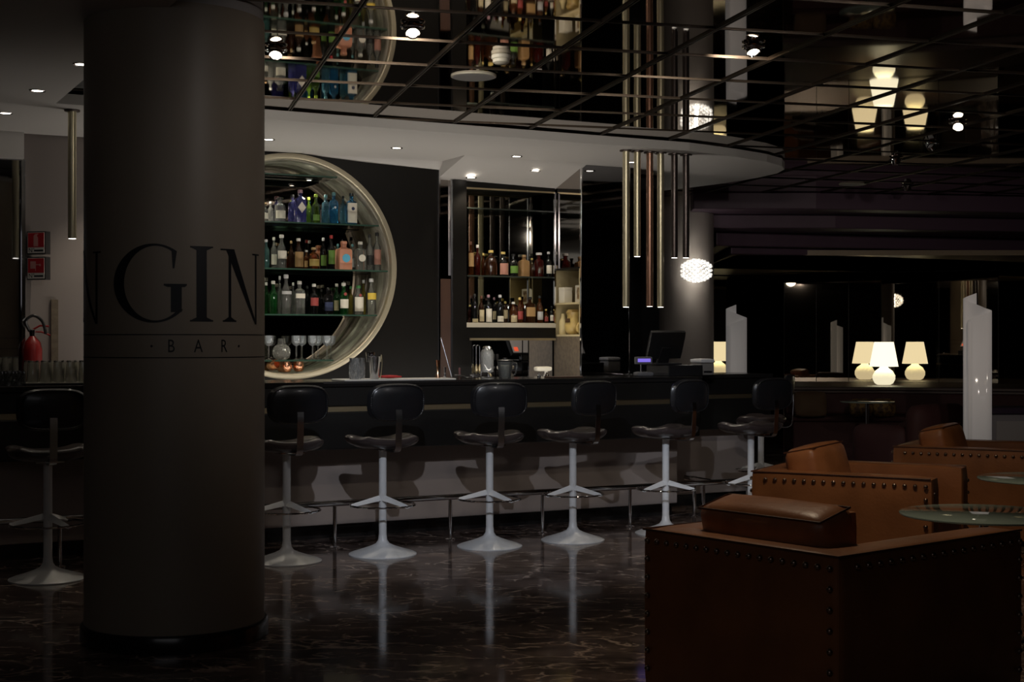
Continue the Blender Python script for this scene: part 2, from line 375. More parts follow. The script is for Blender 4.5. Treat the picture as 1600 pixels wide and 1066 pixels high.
# far lounge: mirrored facets, lower ceiling, cornice steps
LC = 2.40
def facet(a, b, nseg, name, label):
    a, b = Vector((*a, 0)), Vector((*b, 0)); d = (b-a); L = d.length; ang = atan2(d.y, d.x)
    root = struct(MB().box(((a+b)/2)+Vector((-sin(ang), cos(ang), 0))*.05+Vector((0, 0, LC/2)), (L, .06, LC), ang).build(name, M_BLACKWALL, smooth=False), label, 'wall')
    for k in range(nseg):
        c = a+d*((k+.5)/nseg)
        o = MB().b2(-L/nseg/2+.004, L/nseg/2-.004, 0, .02, .02, LC-.02).build('mirror_panel', M_BRONZEWALL, root, smooth=False)
        o.location = (c.x, c.y, 0); o.rotation_euler = (0, 0, ang)
    return root
def on(nx, ny, c, p): k = (p-800)/FPX; Y = c/(nx*k+ny); return (k*Y, Y)
facet(on(-.259, .966, 19.94, 1000), on(-.259, .966, 19.94, 1225), 3, 'wall_mirror', 'dark mirrored wall behind the grey column')
facet(on(.15, .989, 20.99, 1225), on(.15, .989, 20.99, 1377), 3, 'wall_mirror', 'dark mirrored wall facet left of the glowing table lamp')
facet(on(.15, .989, 20.99, 1377), on(.406, .914, 20.8, 1560), 2, 'wall_mirror', 'dark mirrored wall facet right of the glowing table lamp')
facet(on(.406, .914, 20.8, 1560), (8.6, 16.2), 3, 'wall_mirror', 'dark mirrored wall facet at the right edge')
struct(MB().b2(2.6, 12, 16.6, 23.5, LC, LC+.06).build('ceiling', mat('lounge_ceiling', (.34, .27, .19), .3), smooth=False), 'lower brown ceiling over the far lounge', 'ceiling')
steps = [(1083, (327, 327, 333), 2.79, CZ), (1100, (356, 357, 363), 2.64, 2.79), (1119, (384, 388, 394), 2.48, 2.64), (1142, (397, 401, 411), 2.40, 2.48)]
for k, (pl, ys, zb, zt) in enumerate(steps):
    ps = (pl, 1275+30*k, 1640); pts = []
    for p, yy in zip(ps, ys):
        Y = (zb-CAMH)*FPX/(533-yy); pts.append(((p-800)/FPX*Y, Y))
    poly = pts+[(pts[-1][0]+.6, pts[-1][1]+3.2), (pts[0][0]+.1, pts[0][1]+3.2)]
    struct(MB().prism(poly, zb, zt-.001).build('trim_%d' % (12+k), M_MAUVE, smooth=False, bevel=.012),
           ['topmost', 'second', 'third', 'lowest'][k]+' mauve step of the cornice over the far lounge', 'cornice')
# rest of the room shell
struct(MB().b2(-14, -13.9, -6, 30, 0, 3.05).build('wall_left', M_GREYWALL, smooth=False), 'far left wall of the lobby', 'wall')
struct(MB().b2(10.5, 10.6, -6, 30, 0, 3.05).build('wall_right', M_CEIL, smooth=False), 'dark right wall of the lobby', 'wall')
struct(MB().b2(-14, 16, 29.9, 30, 0, 3.05).build('wall_back', M_CEIL, smooth=False), 'far back wall of the lobby', 'wall')
struct(MB().b2(-14, 16, -6.1, -6, 0, 3.05).build('wall_front', M_CEIL, smooth=False), 'dark lobby wall behind the viewer', 'wall')

# ------------------------------------------------------------------ lettered round column (foreground)
CC = Vector((-1.60, 6.76, 0)); CR = .418
def theta_of(p):
    k = (p-800)/FPX; d = Vector((k, 1, 0)).normalized(); b = d.dot(CC); disc = b*b-(CC.length_squared-CR*CR)
    q = d*(b-sqrt(max(disc, 0)))
    return atan2(q.x-CC.x, -(q.y-CC.y)), q.y
colm = empty('round_column', CC, 0, 'thick round column lettered GIN BAR in the left foreground', 'column')
MB().lathe([(CR, .08), (CR, 2.92)], 96, cap=False).build('cladding', M_CLAD, colm)
MB().lathe([(CR+.018, 0), (CR+.018, .07), (CR+.01, .082), (CR-.02, .082)], 96).build('skirting', M_SKIRT, colm)
MB().lathe([(CR-.006, 2.90), (CR-.006, CZ)], 96).build('collar', M_CLADTOP, colm)
def wrap(polys, name, m, r=.0012):
    """flat outlines in (angle, z) -> a shell bent round the column"""
    mb = MB()
    for poly in polys:
        o = len(mb.v); mb.v += [((CR+r)*sin(a), -(CR+r)*cos(a), z) for a, z in poly]; mb.f.append(tuple(range(o, o+len(poly))))
    return mb.build(name, m, colm, smooth=False)
YN = 6.38
def pz(y): return CAMH+(533-y)*YN/FPX
def glyph_quads(quads, shift=0, div=5):
    out = []
    for q in quads:          # q: 4 corner points, bl br tr tl in picture units
        bl, br, tr, tl = q
        def mix(a, b, t): return (a[0]+(b[0]-a[0])*t, a[1]+(b[1]-a[1])*t)
        vd = max(1, int(abs(tl[0]-bl[0])/4))
        for k in range(div):
            for l in range(vd):
                c = [mix(mix(bl, br, k2/div), mix(tl, tr, k2/div), l2/vd) for k2, l2 in ((k, l), (k+1, l), (k+1, l+1), (k, l+1))]
                out.append([(theta_of(x)[0]+shift, pz(y)) for x, y in c])
    return out
def rect(x0, x1, y0, y1): return ((x0, y1), (x1, y1), (x1, y0), (x0, y0))
G = []
for k in range(56):
    a0, a1 = [radians(54+(318-54)*t/56) for t in (k, k+1)]
    G.append(((243+49*cos(a0), 443-58*sin(a0)), (240+62*cos(a0), 443-61.5*sin(a0)), (240+62*cos(a1), 443-61.5*sin(a1)), (243+49*cos(a1), 443-58*sin(a1))))
Gq = G
wrap(glyph_quads(Gq, div=2)+glyph_quads([rect(267, 284, 447, 488), ((256, 446.5), (292, 446.5), (292, 444), (256, 444)), ((262, 449), (289, 449), (292, 446.5), (256, 446.5)),
      ((270, 420), (272.5, 420), (276.5, 393), (268, 392))]), 'letter', M_LETTER)
I = [rect(307, 323, 387, 500), rect(297, 333, 384.5, 387), rect(297, 333, 500, 502.5), ((307, 391), (323, 391), (331, 387), (299, 387)), ((299, 500), (331, 500), (323, 496), (307, 496))]
wrap(glyph_quads(I), 'letter', M_LETTER, .0014)
Nn = [rect(357, 361, 391, 500), rect(348, 369, 500, 502.5), ((350, 500), (367, 500), (361, 495), (357, 495)), rect(344.5, 366, 387, 389.5),
      ((398, 506), (400.5, 506), (366, 388), (353, 388)), rect(398, 400.5, 393, 506), rect(394, 404, 391.5, 394)]
wrap(glyph_quads(Nn, div=6), 'letter', M_LETTER, .0016)
sh = theta_of(151.5)[0]-theta_of(399.5)[0]
wrap(glyph_quads(Nn, sh, 6), 'letter', M_LETTER, .0016)
for yy in (523, 559):
    MB().lathe([(CR+.0008, pz(yy)-.0022), (CR+.0008, pz(yy)+.0022)], 96, cap=False).build('letter_line', M_LETTER, colm)
def text_mesh(txt, h):
    cu = bpy.data.curves.new('t', 'FONT'); cu.body = txt; cu.size = h; cu.resolution_u = 3
    o = bpy.data.objects.new('t', cu); COL.objects.link(o); dg = bpy.context.evaluated_depsgraph_get(); dg.update()
    me = bpy.data.meshes.new_from_object(o.evaluated_get(dg)); vs = [tuple(v.co) for v in me.vertices]; fs = [tuple(p.vertices) for p in me.polygons]
    bpy.data.objects.remove(o); bpy.data.curves.remove(cu); return vs, fs
for ch, x in (('B', 268), ('A', 310), ('R', 350.5)):
    vs, fs = text_mesh(ch, .083); xs = [v[0] for v in vs]; mid = (min(xs)+max(xs))/2; th = theta_of(x)[0]; mb = MB()
    mb.add([((CR+.0012)*sin(th+(v[0]-mid)*.72/CR), -(CR+.0012)*cos(th+(v[0]-mid)*.72/CR), pz(550.5)+v[1]) for v in vs], fs)
    mb.build('letter', M_LETTER, colm, smooth=False)
for x in (237, 373):
    th = theta_of(x)[0]
    wrap([[(th+.0055/CR*cos(t*pi/5), pz(541)+.0055*sin(t*pi/5)) for t in range(10)]], 'letter_dot', M_LETTER)

# ------------------------------------------------------------------ the bar
bar = bempty('bar_counter', 0, 0, 0, 'long black bar counter with a gold strip and grey lower front', 'bar counter')
BS0, BS1 = -4.2, 3.07
MB().b2(BS0, BS1, .085, .78, 1.085, 1.12).build('countertop', M_BARTOP, bar, smooth=False, bevel=.006)
MB().b2(BS0, BS1-.01, .10, .75, .95, 1.085).build('upper_panel', M_BARBODY, bar, smooth=False, bevel=.01)
MB().b2(BS0, BS1-.012, .115, .74, .914, .95).build('gold_strip', M_GOLD, bar, smooth=False)
MB().b2(BS0, BS1-.01, .10, .75, .655, .914).build('lower_apron', M_BARBODY, bar, smooth=False, bevel=.01)
MB().b2(BS0, BS1-.01, .42, .75, .10, .655).build('front_panel', M_PANEL, bar, smooth=False, bevel=.006)
MB().b2(BS0, BS1-.03, .47, .74, 0, .10).build('toe_kick', M_SKIRT, bar, smooth=False)
MB().b2(-.05, BS1, .082, .092, 1.108, 1.1225).build('edge_strip', M_STEEL, bar, smooth=False)
wing = bempty('bar_counter', 3.10, .72, 0, 'shorter set-back wing of the black bar at its right end', 'bar counter')
MB().b2(0, 1.15, 0, .56, 1.085, 1.12).build('countertop', M_BARTOP, wing, smooth=False, bevel=.006)
MB().b2(0, 1.14, .015, .55, .95, 1.085).build('upper_panel', M_BARBODY, wing, smooth=False, bevel=.01)
MB().b2(0, 1.13, .03, .54, .914, .95).build('gold_strip', M_GOLD, wing, smooth=False)
MB().b2(0, 1.14, .015, .55, .655, .914).build('lower_apron', M_BARBODY, wing, smooth=False, bevel=.01)
MB().b2(-.03, 1.08, .20, .55, .10, .655).build('front_panel', M_PANEL, wing, smooth=False, bevel=.006)
MB().b2(-.03, 1.05, .25, .55, 0, .10).build('toe_kick', M_SKIRT, wing, smooth=False)
# back counter below the niche and cabinet
bk = bempty('back_counter', 0, 0, 0, 'low dark work counter along the wall behind the bar', 'counter')
MB().b2(-.70, 2.66, 1.22, 1.68, .90, .94).build('worktop', M_BARTOP, bk, smooth=False)
MB().b2(-.70, 2.66, 1.28, 1.68, 0, .90).build('body', M_BLACKWALL, bk, smooth=False)
cfill = bempty('canopy_fill_strip', 0, 0, .94, 'unseen fill strip behind the bar, added to light the canopy', 'lamp')  # invented strip, hidden by the counter, goes with the canopy uplight
MB().b2(-1.2, 2.6, 1.24, 1.27, 0, .012).build('profile', M_STEEL, cfill, smooth=False)
MB().b2(-1.19, 2.59, 1.243, 1.267, .012, .016).build('diffuser', M_FILL, cfill, smooth=False)
area('canopy_fill', bw(.75, .98, .96), bw(.75, .98, 3), 19, .1, 3.6).rotation_euler = (pi, 0, BA+pi/2)  # added upward fill that brightens the canopy underside

# foot rail
rail = bempty('foot_rail', 0, 0, 0, 'chrome foot rail on posts along the foot of the bar', 'rail')
pts = [(BS0, 0, .30), (3.02, 0, .30), (3.10, .02, .30), (3.14, .08, .30), (3.14, .42, .30)]
MB().tube(crom(pts, 6), .020, 12).build('rail_tube', M_CHROME, rail)
for s_ in (-2.9, -1.8, -.9, 0, .86, 1.60, 2.35, 3.02):
    po = MB().cyl((s_, 0, 0), (s_, 0, .285), .014, 12).build('post', M_CHROME, rail)
    MB().lathe([(.035, 0), (.035, .006), (.02, .012)], 16, (s_, 0, 0)).build('flange', M_CHROME, po)
po = MB().cyl((3.14, .30, 0), (3.14, .30, .285), .014, 12).build('post', M_CHROME, rail)
MB().lathe([(.035, 0), (.035, .006), (.02, .012)], 16, (3.14, .30, 0)).build('flange', M_CHROME, po)

# ------------------------------------------------------------------ bar stools (local: sitter faces +y)
def make_stool():
    t = empty('bar_stool', (0, 0, 0), 0, 'x', 'bar stool', 'black bar stools along the bar')
    MB().lathe([(.223, 0), (.223, .006), (.20, .016), (.14, .034), (.08, .055), (.045, .072), (.030, .095), (.026, .13)], 48).build('base', M_ENAMEL, t)
    MB().lathe([(.0255, .10), (.0255, .69)], 24).build('column', M_ENAMEL, t)
    MB().lathe([(.0265, .30), (.0265, .304)], 24, cap=False).build('column_band', M_GREYPL, t)
    R = .213
    MB().tube([(R*cos(a), R*sin(a), .325) for a in [2*pi*k/48 for k in range(48)]], .0065, 8, True).build('foot_ring', M_CHROME, t)
    for k in range(3):
        a = radians(-65+120*k); ca, sa = cos(a), sin(a); mb = MB(); P = lambda r, wd, z: (r*ca-wd*sa, r*sa+wd*ca, z)
        hw0, hw1 = .030, .020
        vs = [P(.022, hw0, .395), P(.022, -hw0, .395), P(.022, hw0, .335), P(.022, -hw0, .335), P(R+.008, hw1, .333), P(R+.008, -hw1, .333), P(R+.008, hw1, .312), P(R+.008, -hw1, .312)]
        mb.add([P(.022, 0, .388), P(.022, hw0, .355), P(.022, -hw0, .355), P(R, 0, .338), P(R+.006, hw1, .318), P(R+.006, -hw1, .318), P(.022, 0, .35), P(R, 0, .312)],
               [(0, 1, 4, 3), (0, 3, 5, 2), (1, 6, 7, 4), (6, 2, 5, 7), (3, 4, 7, 5), (0, 2, 6, 1)])
        mb.build('spoke', M_ENAMEL, t, smooth=False)
    # seat plate and saddle seat
    MB().box((0, -.02, .695), (.16, .20, .012)).build('seat_plate', M_STEEL, t, smooth=False, bevel=.002)
    nx, ny = 22, 18; mb = MB(); top = []; 
    def sp(u, v):           # squircle plan of the saddle
        rx, ry = .235, .205
        e = 3.2; g = (abs(u)**e+abs(v)**e)**(1/e); m_ = max(abs(u), abs(v)); q = (m_/g) if g > 1e-9 else 1
        return u*q*rx*(1+.06*v), v*q*ry
    def zt(u, v): return .735+.035*(u*u)*(.6+.4*(v > 0)) - .016*(1-v*v)*(1-u*u)+.010*(max(0, -v))**2 - .012*max(0, v)**3
    tops = {}; bots = {}
    for i in range(nx+1):
        for j in range(ny+1):
            u, v = -1+2*i/nx, -1+2*j/ny; x, y = sp(u, v); ed = max(abs(u), abs(v))
            fall = .028*max(0, (ed-.78)/.22)**2.2
            mb.v.append((x, y, zt(u, v)+.035-fall)); tops[i, j] = len(mb.v)-1
            mb.v.append((x*.96, y*.96, zt(u*.9, v*.9)-.030+fall*.6)); bots[i, j] = len(mb.v)-1
    for i in range(nx):
        for j in range(ny):
            mb.f.append((tops[i, j], tops[i+1, j], tops[i+1, j+1], tops[i, j+1])); mb.f.append((bots[i, j], bots[i, j+1], bots[i+1, j+1], bots[i+1, j]))
    for i in range(nx):
        mb.f.append((tops[i, 0], bots[i, 0], bots[i+1, 0], tops[i+1, 0])); mb.f.append((tops[i, ny], tops[i+1, ny], bots[i+1, ny], bots[i, ny]))
    for j in range(ny):
        mb.f.append((tops[0, j], tops[0, j+1], bots[0, j+1], bots[0, j])); mb.f.append((tops[nx, j], bots[nx, j], bots[nx, j+1], tops[nx, j+1]))
    seat = mb.build('seat', M_SEAT, t); seat.modifiers.new('sub', 'SUBSURF').levels = 1; seat.modifiers['sub'].render_levels = 1
    # chrome flat bracket
    pr = crom([(-.05, .690), (-.15, .688), (-.215, .690), (-.246, .706), (-.256, .74), (-.262, .82), (-.266, .90), (-.262, .96)], 5)
    mb = MB(); hw, th = .021, .006
    pv = [Vector((0, p.x, p.y)) for p in [Vector((q[0], q[1], 0)) for q in pr]]
    for i, p in enumerate(pv):
        tg = (pv[min(i+1, len(pv)-1)]-pv[max(i-1, 0)]).normalized(); nn = Vector((0, -tg.z, tg.y))
        for sx, sn in ((-hw, 0), (hw, 0), (hw, th), (-hw, th)): mb.v.append((sx, p.y+nn.y*sn, p.z+nn.z*sn))
    for i in range(len(pv)-1):
        for k in range(4): mb.f.append((i*4+k, i*4+(k+1) % 4, i*4+4+(k+1) % 4, i*4+4+k))
    mb.f += [(0, 1, 2, 3), (len(pv)*4-4, len(pv)*4-3, len(pv)*4-2, len(pv)*4-1)]
    mb.build('bracket', M_STEEL, t, smooth=False)
    # backrest: rounded pad, curved around the sitter
    mb = MB(); mb2 = MB(); n_ = 26; W, H, T = .20, .122, .030
    def shape(a, e=3.4): g = (abs(cos(a))**e+abs(sin(a))**e)**(-1/e); return g*cos(a), g*sin(a)
    rings = [(0.0, 1.25), (.45, 1.2), (.8, 1.0), (.93, .72), (1.0, .0), (.93, -.72), (.8, -1.0), (.45, -1.2), (0, -1.25)]
    for q, tt in rings:
        for k in range(n_*2):
            a = 2*pi*k/(n_*2); x, z = shape(a); X = x*q*W; mb.v.append((X, -.232+.35*X*X-T*tt-.02*z*q*.3, 1.0+z*q*H+.005))
    N2 = n_*2
    for r in range(len(rings)-1):
        for k in range(N2): mb.f.append((r*N2+k, r*N2+(k+1) % N2, (r+1)*N2+(k+1) % N2, (r+1)*N2+k))
    mb.build('backrest', M_VINYL, t)
    pth = []
    for k in range(112):
        a = 2*pi*k/112; x, z = shape(a); X = x*W*.91; pth.append((X, -.232+.35*X*X-T*.92-.006*z, 1.005+z*H*.90))
    MB().tube(pth, [.0062 if k % 2 else .0036 for k in range(112)], 6, True).build('piping', M_VINYL, t)
    return t
ST = [(75, 25, 'black stool left of the round column, half hidden by it'), (448, 27.4, 'black bar stool just right of the round column'),
      (598, 28, 'second black bar stool right of the round column'), (765, 18, 'third black bar stool right of the column, below the bottle cabinet'),
      (895, 38, 'black bar stool fourth from the column, in front of the mirrored pillar'), (1040, 43, 'black bar stool in front of the cash register, partly behind the tan armchair'),
      (1173, 35, 'black bar stool beyond the end of the long counter')]
st0 = make_stool()
for i, (p, ph, lab) in enumerate(ST):
    s_ = s_of(p, -.42); L = bw(s_, -.42)
    if p == 1173: L = bw(s_of(p, -.35), -.35)
    if i == 0: st0.location = L; st0.rotation_euler = (0, 0, radians(ph)); st0['label'] = lab
    else: dup(st0, L, radians(ph), lab)
dup(st0, gp(1189, 11.85), radians(72), 'black bar stool hidden behind the last stool, turned to face left')

# ------------------------------------------------------------------ round niche: ring, mirror, shelves
ring = bempty('niche_ring', NS, 1.7, NZ, 'champagne metal ring lining the round bottle niche', 'niche')
def lathe_y(prof, n=96):
    mb = MB(); m_ = len(prof)
    for k in range(n):
        a = 2*pi*k/n
        for r, d in prof: mb.v.append((r*cos(a), d, r*sin(a)))
    for k in range(n):
        for j in range(m_-1): mb.f.append((k*m_+j, ((k+1) % n)*m_+j, ((k+1) % n)*m_+j+1, k*m_+j+1))
    return mb
prof = [(NR, .0), (NR, -.022), (NR-.012, -.026), (NR-.036, -.026), (NR-.042, -.02), (NR-.042, .03)]
lathe_y(prof).build('rim', M_RING, ring)
prof = [(NR-.042, .02)]
for k in range(1, 33): prof.append((NR-.045+.006*sin(k*1.9)*(1 if k % 3 else .3), .02+.40*k/33))
prof.append((NR-.05, .42))
lathe_y(prof).build('lining', M_LINING, ring)
mb = MB(); mb.v = [((NR-.045)*cos(2*pi*k/96), .42, (NR-.045)*sin(2*pi*k/96)) for k in range(96)]; mb.f = [tuple(range(96))]
mb.build('back_mirror', M_SMOKE, ring, smooth=False)
ZS = {0: 2.725, 1: 2.347, 2: 1.978, 3: 1.614, 4: 1.250}
nm = {0: 'topmost', 1: 'second', 2: 'third', 3: 'fourth', 4: 'lowest'}
for k, z in ZS.items():
    hz = z-NZ; hw = sqrt((NR-.06)**2-max(abs(hz-.012), abs(hz))**2); 
    t = bempty('glass_shelf', NS, 1.72, z-.012, nm[k]+' glass shelf of the round niche', 'shelf', 'glass shelves of the round niche')
    MB().b2(-hw, hw, .004, .36, 0, .012).build('shelf_pane', M_SHELFGLASS, t, smooth=False)
    MB().b2(-hw, hw, 0, .004, 0, .012).build('shelf_edge', M_SHELFEDGE, t, smooth=False)

for k, x in enumerate((-.22, .22)):
    t = bempty('niche_light', NS+x, 1.90, ZS[0]-.0125, ['left', 'right'][k]+' tiny puck light under the topmost niche shelf', 'puck light', 'puck lights in the round niche')
    MB().lathe([(.026, 0), (.028, -.008), (.020, -.010)], 20, cap=False).build('housing', M_STEEL, t); MB().lathe([(0, -.008), (.021, -.008)], 16, cap=False).build('lens', M_DOWN, t)
    spot('niche_beam', bw(NS+x, 1.90, ZS[0]-.03), bw(NS+x*1.3, 1.86, 1.2), 11, 120, (1, .90, .72), .02, .8)

# ------------------------------------------------------------------ bottles
GL = {'clear': glass('bottle_clear', (.88, .90, .88), .09, (.85, .86, .82)), 'green': glass('bottle_green', (.16, .56, .20), .14, (.03, .20, .05)),
      'lime': glass('bottle_lime', (.45, .66, .12), .16, (.15, .28, .03)), 'violet': glass('bottle_violet', (.30, .32, .68), .32, (.08, .08, .26)),
      'blue': glass('bottle_blue', (.22, .55, .78), .26, (.03, .18, .34)), 'paleblue': glass('bottle_pale_blue', (.50, .72, .80), .16, (.10, .28, .38)),
      'teal': glass('bottle_teal', (.35, .60, .58), .25, (.12, .30, .28)), 'amber': glass('bottle_amber', (.66, .30, .07), .13, (.26, .08, .015)),
      'brown': glass('bottle_brown', (.22, .09, .04), .25, (.08, .03, .012)), 'dark': glass('bottle_dark', (.05, .05, .05), .45, (.012, .012, .012)),
      'yellow': glass('bottle_yellow', (.72, .66, .28), .20, (.45, .38, .10)), 'red': glass('bottle_red', (.42, .10, .05), .16, (.16, .02, .015)),
      'orange': mat('bottle_salmon', (.66, .29, .18), .4), 'tan': mat('bottle_tan', (.26, .15, .06), .4)}
LB = {k: mat('label_'+k, c, .55) for k, c in dict(white=(.72, .68, .58), cream=(.52, .44, .27), tan=(.36, .22, .09), green=(.12, .24, .04), red=(.30, .05, .045), black=(.02, .02, .02),
      blue=(.10, .42, .62), yellow=(.75, .55, .08), gold=(.55, .40, .12), navy=(.02, .03, .08), pink=(.42, .20, .15), grey=(.45, .45, .45)).items()}
CAPS = {k: mat('cap_'+k, c, .4) for k, c in dict(black=(.015, .015, .015), white=(.7, .68, .62), lime=(.35, .50, .05), green=(.05, .20, .06), mauve=(.38, .22, .26), silver=(.6, .6, .6),
      red=(.40, .03, .03), cork=(.40, .26, .13), gold=(.60, .45, .15), salmon=(.70, .32, .2), teal=(.10, .25, .28), brown=(.12, .05, .03)).items()}
PROF = {'round': [(.90, 0), (1, .015), (1, .56), (.92, .63), (.60, .70), (.36, .755), (.34, .93), (.38, .935), (.38, .96)],
        'tall': [(.90, 0), (1, .012), (1, .50), (.88, .60), (.55, .70), (.36, .78), (.33, .94), (.38, .945), (.38, .965)],
        'square': [(.94, 0), (1, .012), (1, .66), (.90, .72), (.50, .76), (.34, .79), (.34, .93), (.4, .935), (.4, .96)],
        'squat': [(.85, 0), (1, .04), (1, .50), (.90, .62), (.60, .72), (.30, .78), (.28, .93), (.34, .935), (.34, .96)],
        'apoth': [(.92, 0), (1, .02), (1, .60), (.90, .68), (.55, .73), (.42, .75), (.42, .88), (.52, .885), (.52, .92)],
        'taper': [(1, 0), (1, .015), (.92, .50), (.78, .62), (.48, .72), (.34, .78), (.32, .94), (.38, .945), (.38, .965)]}
def bottle(name, loc, wd, h, style, gl, cap, lab, text, group, labpos=(.14, .46), e=None, extra=None, cat='bottle', rz=0):
    e = e or (6 if style == 'square' else 2); r = wd/2
    t = empty(name, loc, BA+rz, text, cat, group)
    pr = [(a*r, b*h) for a, b in PROF[style]]
    MB().lathe(pr, 20 if e == 2 else 28, e=e).build('body', GL[gl], t)
    rn = pr[-1][0]
    MB().lathe([(rn*.9, h*.90), (rn*1.18, h*.905), (rn*1.18, h*.985), (rn*.95, h)], 14).build('cap', CAPS[cap], t)
    if lab:
        z0, z1 = labpos[0]*h, labpos[1]*h; mb = MB(); nseg = 10; sp = radians(62)
        for k in range(nseg+1):
            a = -pi/2-sp+2*sp*k/nseg; g = (abs(cos(a))**e+abs(sin(a))**e)**(-1/e); rr = r*g*1.012+.0006
            mb.v += [(rr*cos(a), rr*sin(a), z0), (rr*cos(a), rr*sin(a), z1)]
        for k in range(nseg): mb.f.append((2*k, 2*k+2, 2*k+3, 2*k+1))
        mb.build('label', LB[lab], t)
    if extra:            # (kind, colour, z, radius)
        kd, c, zf, rr = extra; mb = MB(); y = -r*1.02-.002 if e > 3 else -r*1.05-.001
        if kd == 'disc': mb.v = [(rr*cos(2*pi*k/20), y, zf*h+rr*sin(2*pi*k/20)) for k in range(20)]; mb.f = [tuple(range(20))]
        if kd == 'diamond': mb.v = [(rr, y, zf*h), (0, y, zf*h+rr*1.35), (-rr, y, zf*h), (0, y, zf*h-rr*1.35)]; mb.f = [(0, 1, 2, 3)]
        mb.build('emblem', LB[c], t, smooth=False)
    return t
def shelf_row(rows, z, group, place, df, dbk, k_m):
    for (p, wpx, hpx, style, gl, cap, lab, back, text, *ex) in rows:
        d = dbk if back else df; s_ = s_of(p, d); L = bw(s_, d, z+.0005); k = L.y/FPX
        kw = ex[0] if ex else {}
        bottle('bottle', L, wpx*k, hpx*k, style, gl, cap, lab, text, group, **kw)
R1 = [(414, 10, 29, 'apoth', 'clear', 'cork', 'white', 0, 'small clear bottle at the left end of the top bottle shelf'),
      (423, 11, 34, 'round', 'clear', 'silver', None, 1, 'plain clear bottle second on the top bottle shelf'),
      (437.5, 17, 39, 'apoth', 'clear', 'black', 'white', 0, 'wide clear bottle with white label left of the violet bottles'),
      (457, 12, 46, 'square', 'violet', 'black', None, 1, 'violet bottle with black cap behind the diamond-labelled one'),
      (469, 17, 52, 'square', 'violet', 'mauve', None, 0, 'violet square bottle with a white diamond label', dict(extra=('diamond', 'white', .46, .034))),
      (482.6, 9, 43, 'round', 'lime', 'lime', None, 1, 'slim green bottle with lime cap right of the violet bottles'),
      (493.6, 12, 46, 'round', 'lime', 'lime', 'green', 0, 'taller lime green bottle beside the pale blue ones', dict(labpos=(.1, .3))),
      (509, 11, 46, 'square', 'paleblue', 'teal', None, 0, 'pale blue bottle with dark stopper, leftmost of the blue ones'),
      (521.5, 12.5, 50, 'square', 'blue', 'teal', None, 0, 'blue bottle with a silver badge at its neck', dict(extra=('disc', 'grey', .52, .010))),
      (536, 9, 47, 'square', 'paleblue', 'black', None, 1, 'narrow pale blue bottle left of the bright blue one'),
      (549, 15, 50, 'square', 'blue', 'black', 'white', 0, 'bright blue bottle with tall white label at the right end of the top row', dict(labpos=(.06, .68), extra=('disc', 'navy', .50, .014)))]
R2 = [(416, 11, 45, 'round', 'teal', 'silver', None, 0, 'greenish clear bottle at the left end of the middle shelf'),
      (428, 10, 50, 'round', 'clear', 'white', 'white', 1, 'clear bottle with white label behind the two left bottles of the middle shelf'),
      (440, 16, 53, 'taper', 'clear', 'white', 'white', 0, 'broad clear bottle with a white label next to the brown ones', dict(labpos=(.28, .52))),
      (455, 8, 45, 'round', 'brown', 'cork', None, 1, 'slim dark brown bottle left of the tan-labelled one'),
      (466.5, 15, 48, 'taper', 'brown', 'white', 'tan', 0, 'brown bottle with a big tan label', dict(labpos=(.06, .55))),
      (479, 9, 31, 'round', 'amber', 'silver', 'tan', 1, 'short amber bottle between the tan label and the round flask'),
      (490, 18, 34, 'squat', 'amber', 'cork', 'gold', 0, 'squat amber flask with a gold label'),
      (505, 10, 51, 'round', 'dark', 'silver', 'green', 1, 'black bottle with green label, the left one of two'),
      (517.6, 12, 54, 'round', 'dark', 'red', 'green', 0, 'black bottle with bright green label, right one of two', dict(labpos=(.16, .56))),
      (528, 9, 42, 'round', 'teal', 'teal', None, 1, 'teal bottle behind the salmon one'),
      (537, 23, 45, 'square', 'orange', 'salmon', None, 0, 'salmon pink square bottle with a blue round emblem', dict(extra=('disc', 'blue', .40, .034))),
      (551, 9, 42, 'round', 'clear', 'teal', 'grey', 1, 'greyish clear bottle right of the salmon bottle'),
      (563, 16, 45, 'square', 'clear', 'white', None, 0, 'clear bottle with a round white emblem', dict(extra=('disc', 'white', .42, .030))),
      (577.6, 12, 57, 'round', 'clear', 'black', 'black', 0, 'clear bottle with a black label near the ring', dict(labpos=(.16, .42))),
      (589, 12.5, 60, 'round', 'clear', 'black', 'pink', 0, 'tall clear bottle with a red and white label, last but one of the middle row', dict(labpos=(.16, .55))),
      (598, 8, 42, 'round', 'clear', 'silver', None, 1, 'plain clear bottle touching the ring on the middle shelf')]
